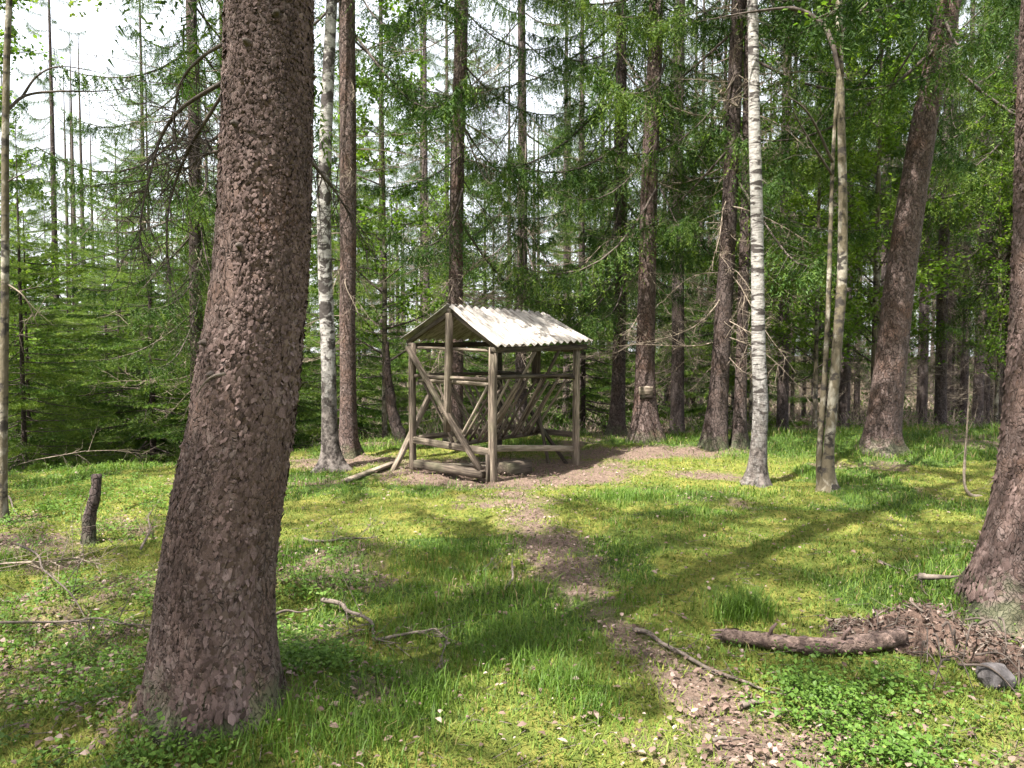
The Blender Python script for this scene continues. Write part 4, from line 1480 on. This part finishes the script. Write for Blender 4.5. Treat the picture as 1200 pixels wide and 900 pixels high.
stick('fallen_branch', [(742, 741), (760, 746), (800, 771), (850, 797), (900, 817), (955, 829)], 0.013, 'long thin fallen branch lying across the leaf path', twigs=3, tl=0.2)
stick('fallen_branch', [(378, 712), (400, 722), (425, 735), (438, 752), (470, 760)], 0.014, 'crooked fallen branch beside the bilberry patch', twigs=7, bumps=[0.02, 0.05, 0.04, 0.0, 0], tl=0.25)
stick('fallen_twig', [(440, 754), (480, 750), (510, 748), (524, 764), (520, 790)], 0.007, 'pale hooked twig curling over the grass', twigs=7, bumps=[0, 0.02, 0.03, 0.04, 0], tl=0.25)
stick('fallen_stick', [(296, 742), (335, 733), (370, 727)], 0.010, 'straight grey stick poking out behind the thick spruce', bumps=[0.05, 0.06, 0.05])
stick('fallen_branch', [(0, 755), (60, 752), (110, 748), (140, 752), (185, 750)], 0.006, 'thin branch lying through the green herbs left of the thick spruce', twigs=8, bumps=[0.10, 0.09, 0.09, 0.08, 0.06], tl=0.4)
stick('fallen_branch', [(0, 672), (40, 676), (90, 668), (130, 672)], 0.006, 'tangled dead branch on the litter beyond the herbs', twigs=16, bumps=[0.05, 0.08, 0.07, 0.03], tl=0.5, mat=M_dead)
stick('fallen_twig', [(20, 660), (50, 690), (85, 725), (105, 750)], 0.006, 'dark forked twig standing in the herbs', twigs=8, bumps=[0.12, 0.12, 0.12, 0.04], tl=0.35, mat=M_dead_dark)
stick('fallen_twig', [(165, 650), (176, 630), (180, 606)], 0.008, 'pale twig lying near the dark snag', twigs=6, bumps=[0.02, 0.05, 0.06])
stick('fallen_branch', [(355, 634), (385, 637), (420, 634), (445, 631)], 0.012, 'mossy twig lying on the sunny moss before the feeder', twigs=5)
stick('cut_branch', [(1078, 688), (1100, 691), (1127, 692)], 0.022, 'short cut branch lying beside the leaning edge spruce', lift=0.03, bumps=[0.02, 0.03, 0.04])
stick('fallen_twig', [(1030, 660), (1060, 672), (1080, 685), (1085, 700)], 0.006, 'thin curved twig beside the short cut branch', twigs=6)
stick('fallen_stick', [(595, 690), (600, 675), (601, 668)], 0.008, 'small stick standing in the grass beside the path', bumps=[0, 0.06, 0.08])
stick('fallen_stick', [(835, 876), (860, 877), (880, 874)], 0.008, 'short pale stick on the leaf path', bumps=[0.01, 0.02, 0.01])
stick('bark_piece', [(868, 832), (885, 828), (897, 829)], 0.016, 'reddish piece of bark on the leaf path', cat='bark')
stick('fallen_twig', [(525, 668), (560, 672), (585, 668)], 0.005, 'pale grass stalk lying on the green grass', twigs=2)
stick('fallen_branch', [(0, 585), (12, 598), (25, 612)], 0.012, 'dark branch leaning from the thin grey birch', bumps=[0.2, 0.1, 0.0], mat=M_dead_dark)
stick('fallen_twig', [(60, 545), (90, 548), (120, 552), (150, 538)], 0.008, 'tangle of pale dead twigs above the dark snag', twigs=22, bumps=[0.35, 0.3, 0.25, 0.3], mat=M_dead, tl=0.6)

M_log = simple_mat('rotting_log_bark', (0.045, 0.03, 0.025), (0.23, 0.165, 0.14), 34, 0.05)
P = [ground_at(*p) for p in ((847, 755), (900, 763), (960, 769), (1015, 766), (1055, 760))]
for p, dz in zip(P, (0.05, 0.05, 0.05, 0.05, 0.06)):
    p.z += dz
mb = MB()
pp = smooth_path(P, 36)
b0 = P[0].copy()
tube(mb, [p - b0 for p in pp], (0.034 + 0.012 * (np.arange(37) / 36)) * (1 - 0.35 * (np.arange(37) < 1)) + 0.010 * (fbm(np.arange(37) * 0.8, np.zeros(37), 3, 3) - 0.5), 16, 0.5, 0, jit=0.07)
lg = obj('fallen_log', mb.mesh('fallen_log', M_log, True))
lg.location = b0
mb = MB()
n = 170
ti = rng.random(n) * 36
pa = np.array([tuple(p - b0) for p in pp])
cen = np.stack([np.interp(ti, np.arange(37), pa[:, k]) for k in range(3)], -1)
an = rng.random(n) * 2 * np.pi
ax = unit(pa[-1] - pa[0])
sd = unit(np.cross(ax, np.array([0, 0, 1.0])))
nr = np.cos(an)[:, None] * sd + np.sin(an)[:, None] * np.array([0, 0, 1.0])
tg = np.cross(nr, ax)
q = cen + nr * (0.034 + 0.012 * ti / 36 + 0.003 * rng.random(n))[:, None]
K = 6
an2 = (np.arange(K)[None] + 0.8 * rng.random((n, K))) * 2 * np.pi / K
lx = (0.010 + 0.022 * rng.random((n, 1)) ** 2) * (0.5 + 0.7 * rng.random((n, K)))
ly = lx * 0.5
off = 0.0015 + 0.004 * rng.random((n, K)) * rng.random((n, 1))
ring = q[:, None] + ax * (np.cos(an2) * lx)[..., None] + tg[:, None] * (np.sin(an2) * ly)[..., None] + nr[:, None] * off[..., None]
V = np.concatenate([ring, (q + nr * 0.004)[:, None]], 1).reshape(-1, 3)
b = (np.arange(n) * (K + 1))[:, None]
mb.add(V, np.concatenate([b + [j, (j + 1) % K, K] for j in range(K)]), None, np.repeat(np.clip(0.36 + 0.12 * rng.standard_normal(n), 0, 1), K + 1))
for k in range(26):
    a0 = rng.random() * 6.28
    st_ = pa[0] + (np.cos(a0) * sd + np.sin(a0) * np.array([0, 0, 1.0])) * 0.03 * rng.random()
    tube(mb, [st_ + ax * 0.03, st_ - ax * (0.015 + 0.05 * rng.random())], [0.008, 0.002], 4, 0.6)
for k in (9, 22):
    tube(mb, [pa[k], pa[k] + np.array([0.01, -0.02, 0.07]), pa[k] + np.array([0.03, -0.03, 0.10])], [0.014, 0.010, 0.007], 6, 0.35)
fl = obj('bark_flakes', mb.mesh('bark_flakes', M_scale), lg)
fl['kind'] = 'stuff'
tag(lg, 'rotting thin log lying on the moss against the root clump', 'log')

# rotten root clump: lumpy mound with roots
M_soil = simple_mat('rotten_wood_soil', (0.028, 0.018, 0.014), (0.13, 0.086, 0.068), 30, 0.03)
c = ground_at(1095, 772)
clump = empty('root_clump', Vector((c.x, c.y, h1(c.x, c.y))))
tag(clump, 'crumbling heap of rotten roots and soil at the end of the log', 'root clump')
n = 90
uu, ww = np.meshgrid(np.linspace(-1, 1, n), np.linspace(-1, 1, n), indexing='ij')
X, Y = c.x + 0.05 + 0.55 * uu, c.y + 0.10 + 0.48 * ww
prof = gauss(uu, ww, -0.1, 0.35, 0.55, 0.35) * 0.125 + gauss(uu, ww, 0.45, -0.35, 0.28, 0.35) * 0.10
Z = H(X, Y) + prof * (0.5 + fbm(X * 9, Y * 9, 31, 4)) + 0.10 * prof / 0.125 * (fbm(X * 24, Y * 24, 33, 3) - 0.5) - 0.03 * (1 - np.exp(-prof / 0.02) * 0) + 0.0
Z = Z + 0.02 - 0.06 * (np.maximum(abs(uu), abs(ww)) > 0.93)
mb = MB()
i, j = np.meshgrid(np.arange(n - 1), np.arange(n - 1), indexing='ij')
keep = (prof[:-1, :-1] > 0.012).ravel()
q = np.stack([i * n + j, (i + 1) * n + j, (i + 1) * n + j + 1, i * n + j + 1], -1).reshape(-1, 4)[keep]
mb.add(np.stack([X, Y, Z], -1).reshape(-1, 3) - np.array(clump.location), None, q)
obj('soil', mb.mesh('soil', M_soil, True), clump)
for k in range(16):
    x, y = c.x + random.uniform(-.25, .45), c.y + random.uniform(-.3, .4)
    p = Vector((x, y, h1(x, y) + random.uniform(0.08, 0.16)))
    d = Vector((random.uniform(-.2, .2), random.uniform(-.25, .05), 0))
    bough(clump, [p, p + d * 0.5 + Vector((0, 0, 0.02)), p + d + Vector((0, 0, -0.10))], random.uniform(0.003, 0.007), 0, M_dead_dark, 'root', r1=0.0015)
mb = MB()
n = 900
u_, w_ = rng.uniform(-0.9, 0.9, n), rng.uniform(-0.9, 0.9, n)
pr = gauss(u_, w_, -0.1, 0.35, 0.55, 0.35) * 0.125 + gauss(u_, w_, 0.45, -0.35, 0.28, 0.35) * 0.10
u_, w_, pr = u_[pr > 0.02], w_[pr > 0.02], pr[pr > 0.02]
n = len(u_)
x, y = c.x + 0.05 + 0.55 * u_, c.y + 0.10 + 0.48 * w_
A = np.stack([x, y, H(x, y) + pr * (0.5 + fbm(x * 9, y * 9, 31, 4)) + 0.015], -1) - np.array(clump.location)
D = unit(rng.standard_normal((n, 3)) * np.array([1, 1, 0.45]))
strips(mb, A, A + D * (0.02 + 0.09 * rng.random((n, 1)) ** 2), 0.002 + 0.007 * rng.random(n) ** 3, rng.random())
q = A[: n // 2] + 0.01 * rng.standard_normal((n // 2, 3))
needles_along(mb, q, q + D[: n // 2] * 0.05, 3, 0.022, 0.02, 0.4 + 0.25 * rng.standard_normal(n // 2), 0, 0.2, 1)
o = obj('root_debris', mb.mesh('root_debris', [M_twig, M_litter]), clump)
o['kind'] = 'stuff'
M_stone = simple_mat('grey_stone', (0.04, 0.036, 0.036), (0.13, 0.12, 0.125), 14, 0.01)
s = ground_at(1166, 805)
import bmesh
bm = bmesh.new()
bmesh.ops.create_icosphere(bm, subdivisions=3, radius=0.075)
for v_ in bm.verts:
    n_ = v_.co.normalized()
    v_.co *= 0.82 + 0.36 * float(vnoise(np.array([n_.x * 1.7 + 9]), np.array([n_.y * 1.7 + n_.z * 1.9 + 4]), 8)[0])
    v_.co.z *= 0.85
me = bpy.data.meshes.new('stone')
bm.to_mesh(me)
me.materials.append(M_stone)
o = obj('stone', me)
o.location = (s.x, s.y, s.z + 0.045)
tag(o, 'rounded grey stone lodged in the rotten root clump', 'stone')

# ------------------------------------------------------------------ ground cover
def scatter(n, y0=2.2, y1=14.5, wide=0.80, pw=0.5):
    """points on the clearing, thinning out with distance"""
    u = rng.random(n)
    y = (y0 ** pw + u * (y1 ** pw - y0 ** pw)) ** (1 / pw)
    x = (rng.random(n) * 2 - 1) * (wide * y + 0.4)
    return x, y


def solid(x, y):
    """1 where trunks or the log stand"""
    m = np.zeros(len(x), bool)
    for g, r in ((g1, 0.30), (g12, 0.30), (g2, .13), (g9, .12), (g10, .12), (g11, .33), (g3, .13), (g5, .13), (g6, .2), (g7, .18), (g8, .12)):
        m |= (x - g.x) ** 2 + (y - g.y) ** 2 < r * r
    return m


def blades(mb, x, y, h, w, lean, tint, seg2=True):
    n = len(x)
    z = H(x, y) + 0.0
    az = rng.random(n) * 6.283
    d = np.stack([np.cos(az), np.sin(az), 0 * az], -1)
    s = np.stack([-np.sin(az), np.cos(az), 0 * az], -1) * (w / 2)[:, None]
    P = np.stack([x, y, z - 0.004], -1)
    up = np.array([0, 0, 1.0])
    m = P + up * (h * 0.55)[:, None] + d * (h * lean * 0.3)[:, None]
    t = P + up * (h * (1 - 0.25 * lean))[:, None] + d * (h * lean)[:, None]
    if seg2:
        V = np.stack([P - s, P + s, m + s * 0.8, m - s * 0.8, t], 1).reshape(-1, 3)
        b = np.arange(n)[:, None] * 5
        F = np.concatenate([b + [0, 1, 2], b + [0, 2, 3], b + [3, 2, 4]])
        mb.add(V, F, None, np.repeat(tint, 5))
    else:
        V = np.stack([P - s, P + s, t], 1).reshape(-1, 3)
        mb.add(V, np.arange(len(V)).reshape(-1, 3), None, np.repeat(tint, 3))


# grass
mb = MB()
x, y = scatter(330000)
gm, bmk = grass_mask(x, y), bare_mask(x, y)
pat = sstep(0.35, 0.65, fbm(x * 2.6, y * 2.6, 61, 3))
ok = (rng.random(len(x)) < np.clip(gm * (0.35 + 0.65 * pat) + 0.05, 0, 1) * (1 - 0.92 * sstep(0.25, 0.6, bmk))) & ~solid(x, y)
x, y, gm = x[ok], y[ok], gm[ok]
n = len(x)
h = (0.028 + 0.055 * rng.random(n) * (0.4 + gm)) * (0.8 + 0.9 * sstep(0.5, 0.8, fbm(x * 1.7, y * 1.7, 63, 3)))
h *= 1 + 0.5 * sstep(9, 11, y)
blades(mb, x, y, h, 0.0032 + 0.0006 * y * 0.5 + 0.002 * rng.random(n), 0.3 + 0.8 * rng.random(n),
       np.where(rng.random(n) < 0.07, 0.03, np.clip(0.45 + 0.20 * rng.standard_normal(n) + 0.4 * (fbm(x * 0.9, y * 0.9, 65, 3) - 0.5), 0.2, 1)))
for (px, py, rad, cnt, hh) in ((868, 722, 0.16, 700, 0.15), (600, 760, 0.35, 1200, 0.10), (520, 660, 0.4, 900, 0.10), (490, 822, 0.16, 500, 0.11),
                               (300, 850, 0.25, 900, 0.10), (400, 870, 0.22, 600, 0.09), (690, 830, 0.15, 400, 0.09), (650, 800, 0.2, 500, 0.1), (560, 545, 0.1, 40, 0.1), (735, 585, 0.3, 500, 0.12)):
    c = ground_at(px, py)
    x = c.x + rad * rng.standard_normal(cnt) * 0.6
    y = c.y + rad * rng.standard_normal(cnt) * 0.6
    ok = ~solid(x, y)
    x, y = x[ok], y[ok]
    blades(mb, x, y, hh * (0.5 + 0.8 * rng.random(len(x))), np.full(len(x), 0.0042), 0.3 + 0.7 * rng.random(len(x)), np.clip(0.36 + 0.15 * rng.standard_normal(len(x)), 0.2, 1))
o = obj('grass', mb.mesh('grass', M_grass))
tag(o, 'soft green grass growing in patches over the clearing', 'grass', kind='stuff')

# moss
mb = MB()
x, y = scatter(250000, pw=0.35)
bmk, gm = bare_mask(x, y), grass_mask(x, y)
ok = (rng.random(len(x)) < (1 - 0.88 * sstep(0.34, 0.80, bmk + 0.5 * (fbm(x * 4, y * 4, 71, 3) - 0.5))) * (1 - 0.5 * gm)) & ~solid(x, y)
x, y = x[ok], y[ok]
n = len(x)
blades(mb, x, y, 0.014 + 0.030 * rng.random(n) * (0.4 + 1.2 * fbm(x * 5, y * 5, 68, 2)), 0.0035 + 0.0010 * y + 0.003 * rng.random(n), 0.4 + 1.2 * rng.random(n),
       np.clip(0.45 + 0.16 * rng.standard_normal(n) + 0.9 * (fbm(x * 1.3 + 4, y * 1.3, 67, 4) - 0.5), 0, 1), False)
o = obj('moss', mb.mesh('moss', M_moss))
tag(o, 'yellow green moss carpet between the grass and leaf litter', 'moss', kind='stuff')

# dry leaves
mb = MB()
x, y = scatter(75000, pw=0.5)
bmk = bare_mask(x, y)
ok = (rng.random(len(x)) < np.clip(0.12 + 0.74 * sstep(0.25, 0.62, bmk + 0.8 * (fbm(x * 3, y * 3, 73, 3) - 0.5)), 0, 1) * 0.8) & ~solid(x, y)
x, y = x[ok], y[ok]
n = len(x)
P = np.stack([x, y, H(x, y) + 0.012 + 0.030 * rng.random(n)], -1)
az = rng.random(n) * 6.283
up = unit(np.array([0, 0, 1.0]) + 0.25 * rng.standard_normal((n, 3)))
d = unit(np.cross(up, np.stack([np.cos(az), np.sin(az), 0 * az], -1)))
s = np.cross(d, up)
l = (0.006 + 0.017 * rng.random((n, 1)) ** 2)
cur = l * (0.1 + 0.5 * rng.random((n, 1)))
V = np.stack([P - d * l, P - d * l * 0.2 + s * l * 0.6 + up * cur, P + d * l * 0.5 + s * l * 0.45 + up * cur * .6, P + d * l, P + d * l * 0.4 - s * l * 0.5 + up * cur * 0.8, P - d * l * 0.3 - s * l * 0.55 + up * cur], 1).reshape(-1, 3)
b = np.arange(n)[:, None] * 6
mb.add(V, np.concatenate([b + [0, 1, 5], b + [1, 2, 4], b + [1, 4, 5], b + [2, 3, 4]]), None, np.repeat(np.clip(0.45 + 0.22 * rng.standard_normal(n), 0, 1), 6))
o = obj('leaf_litter', mb.mesh('leaf_litter', M_litter))
tag(o, 'dry pinkish brown leaves littering the path and bare ground', 'leaf litter', kind='stuff')

# fine fallen twigs and needles
mb = MB()
x, y = scatter(9000)
ok = (rng.random(len(x)) < 0.25 + 0.75 * bare_mask(x, y)) & ~solid(x, y)
x, y = x[ok], y[ok]
n = len(x)
A = np.stack([x, y, H(x, y) + 0.012], -1)
az = rng.random(n) * 6.283
ln = 0.03 + 0.14 * rng.random(n) ** 2
B = A + np.stack([np.cos(az) * ln, np.sin(az) * ln, 0.02 * rng.random(n)], -1)
B[:, 2] = H(B[:, 0], B[:, 1]) + 0.012 + 0.015 * rng.random(n)
strips(mb, A, B, 0.0022)
o = obj('twig_litter', mb.mesh('twig_litter', M_twig))
tag(o, 'fine broken twigs strewn over the forest floor', 'twigs', kind='stuff')

# leafy herbs
mb = MB()
HERB = [(50, 730, .55, 320), (110, 790, .40, 260), (40, 850, .35, 260), (190, 880, .20, 90), (130, 700, .5, 260), (345, 700, .22, 110), (345, 775, .22, 170), (400, 780, .2, 80), (385, 660, .25, 120),
        (410, 690, .12, 40), (330, 750, .2, 100), (930, 812, .22, 130), (1000, 825, .24, 210), (1060, 850, .26, 240), (1110, 885, .22, 200), (960, 890, .15, 60), (1020, 880, .2, 120), (1180, 870, .2, 120),
        (60, 585, 1.1, 900), (150, 590, .8, 500), (20, 640, .5, 160), (140, 625, .4, 120), (1150, 730, .12, 50), (1120, 720, .12, 40), (880, 795, .10, 40), (250, 880, .12, 50),
        (340, 510, 0.9, 260), (30, 560, 1.2, 500)]
PX, PY = [], []
for px, py, rad, cnt in HERB:
    c = ground_at(px, py)
    PX.append(c.x + rad * rng.standard_normal(cnt) * 0.7)
    PY.append(c.y + rad * rng.standard_normal(cnt) * 0.7)
x, y = np.concatenate(PX), np.concatenate(PY)
ok = ~solid(x, y) & (y > 1.9) & (rng.random(len(x)) < 0.75 * sstep(0.40, 0.60, fbm(x * 3.2, y * 3.2, 97, 3)) + 0.08)
x, y = x[ok], y[ok]
n = len(x)
hh = 0.03 + 0.10 * rng.random(n) ** 1.4
base = np.stack([x, y, H(x, y)], -1)
tipd = np.stack([0.35 * rng.standard_normal(n), 0.35 * rng.standard_normal(n), np.ones(n)], -1)
tip = base + tipd * hh[:, None]
strips(mb, base, tip, 0.0016, 0.2)
K = 11
t = 0.35 + 0.65 * rng.random((n, K))
P = (base[:, None] + (tip - base)[:, None] * t[..., None] + 0.030 * rng.standard_normal((n, K, 3)) * np.array([1, 1, 0.3])).reshape(-1, 3)
m = len(P)
az = rng.random(m) * 6.283
up = unit(np.array([0, 0, 1.0]) + 0.38 * rng.standard_normal((m, 3)))
d = unit(np.cross(up, np.stack([np.cos(az), np.sin(az), 0 * az], -1)))
s = np.cross(d, up)
l = (0.010 + 0.014 * rng.random((m, 1))) * np.repeat(0.65 + 0.9 * rng.random(n) ** 1.5, K)[:, None]
V = np.stack([P, P + d * l * .5 + s * l * .40 + up * l * .12, P + d * l * 1.1 - up * l * .1, P + d * l * .5 - s * l * .40 + up * l * .12], 1).reshape(-1, 3)
b = np.arange(m)[:, None] * 4
tn = np.clip(np.repeat(0.5 + 0.16 * rng.standard_normal(n), K) + 0.12 * rng.standard_normal(m), 0, 1)
mb.add(V, np.concatenate([b + [0, 1, 2], b + [0, 2, 3]]), None, np.repeat(tn, 4))
o = obj('herb_cover', mb.mesh('herb_cover', M_herb))
tag(o, 'bright green leafy herbs and bilberry covering the ground in patches', 'ground cover', kind='stuff')
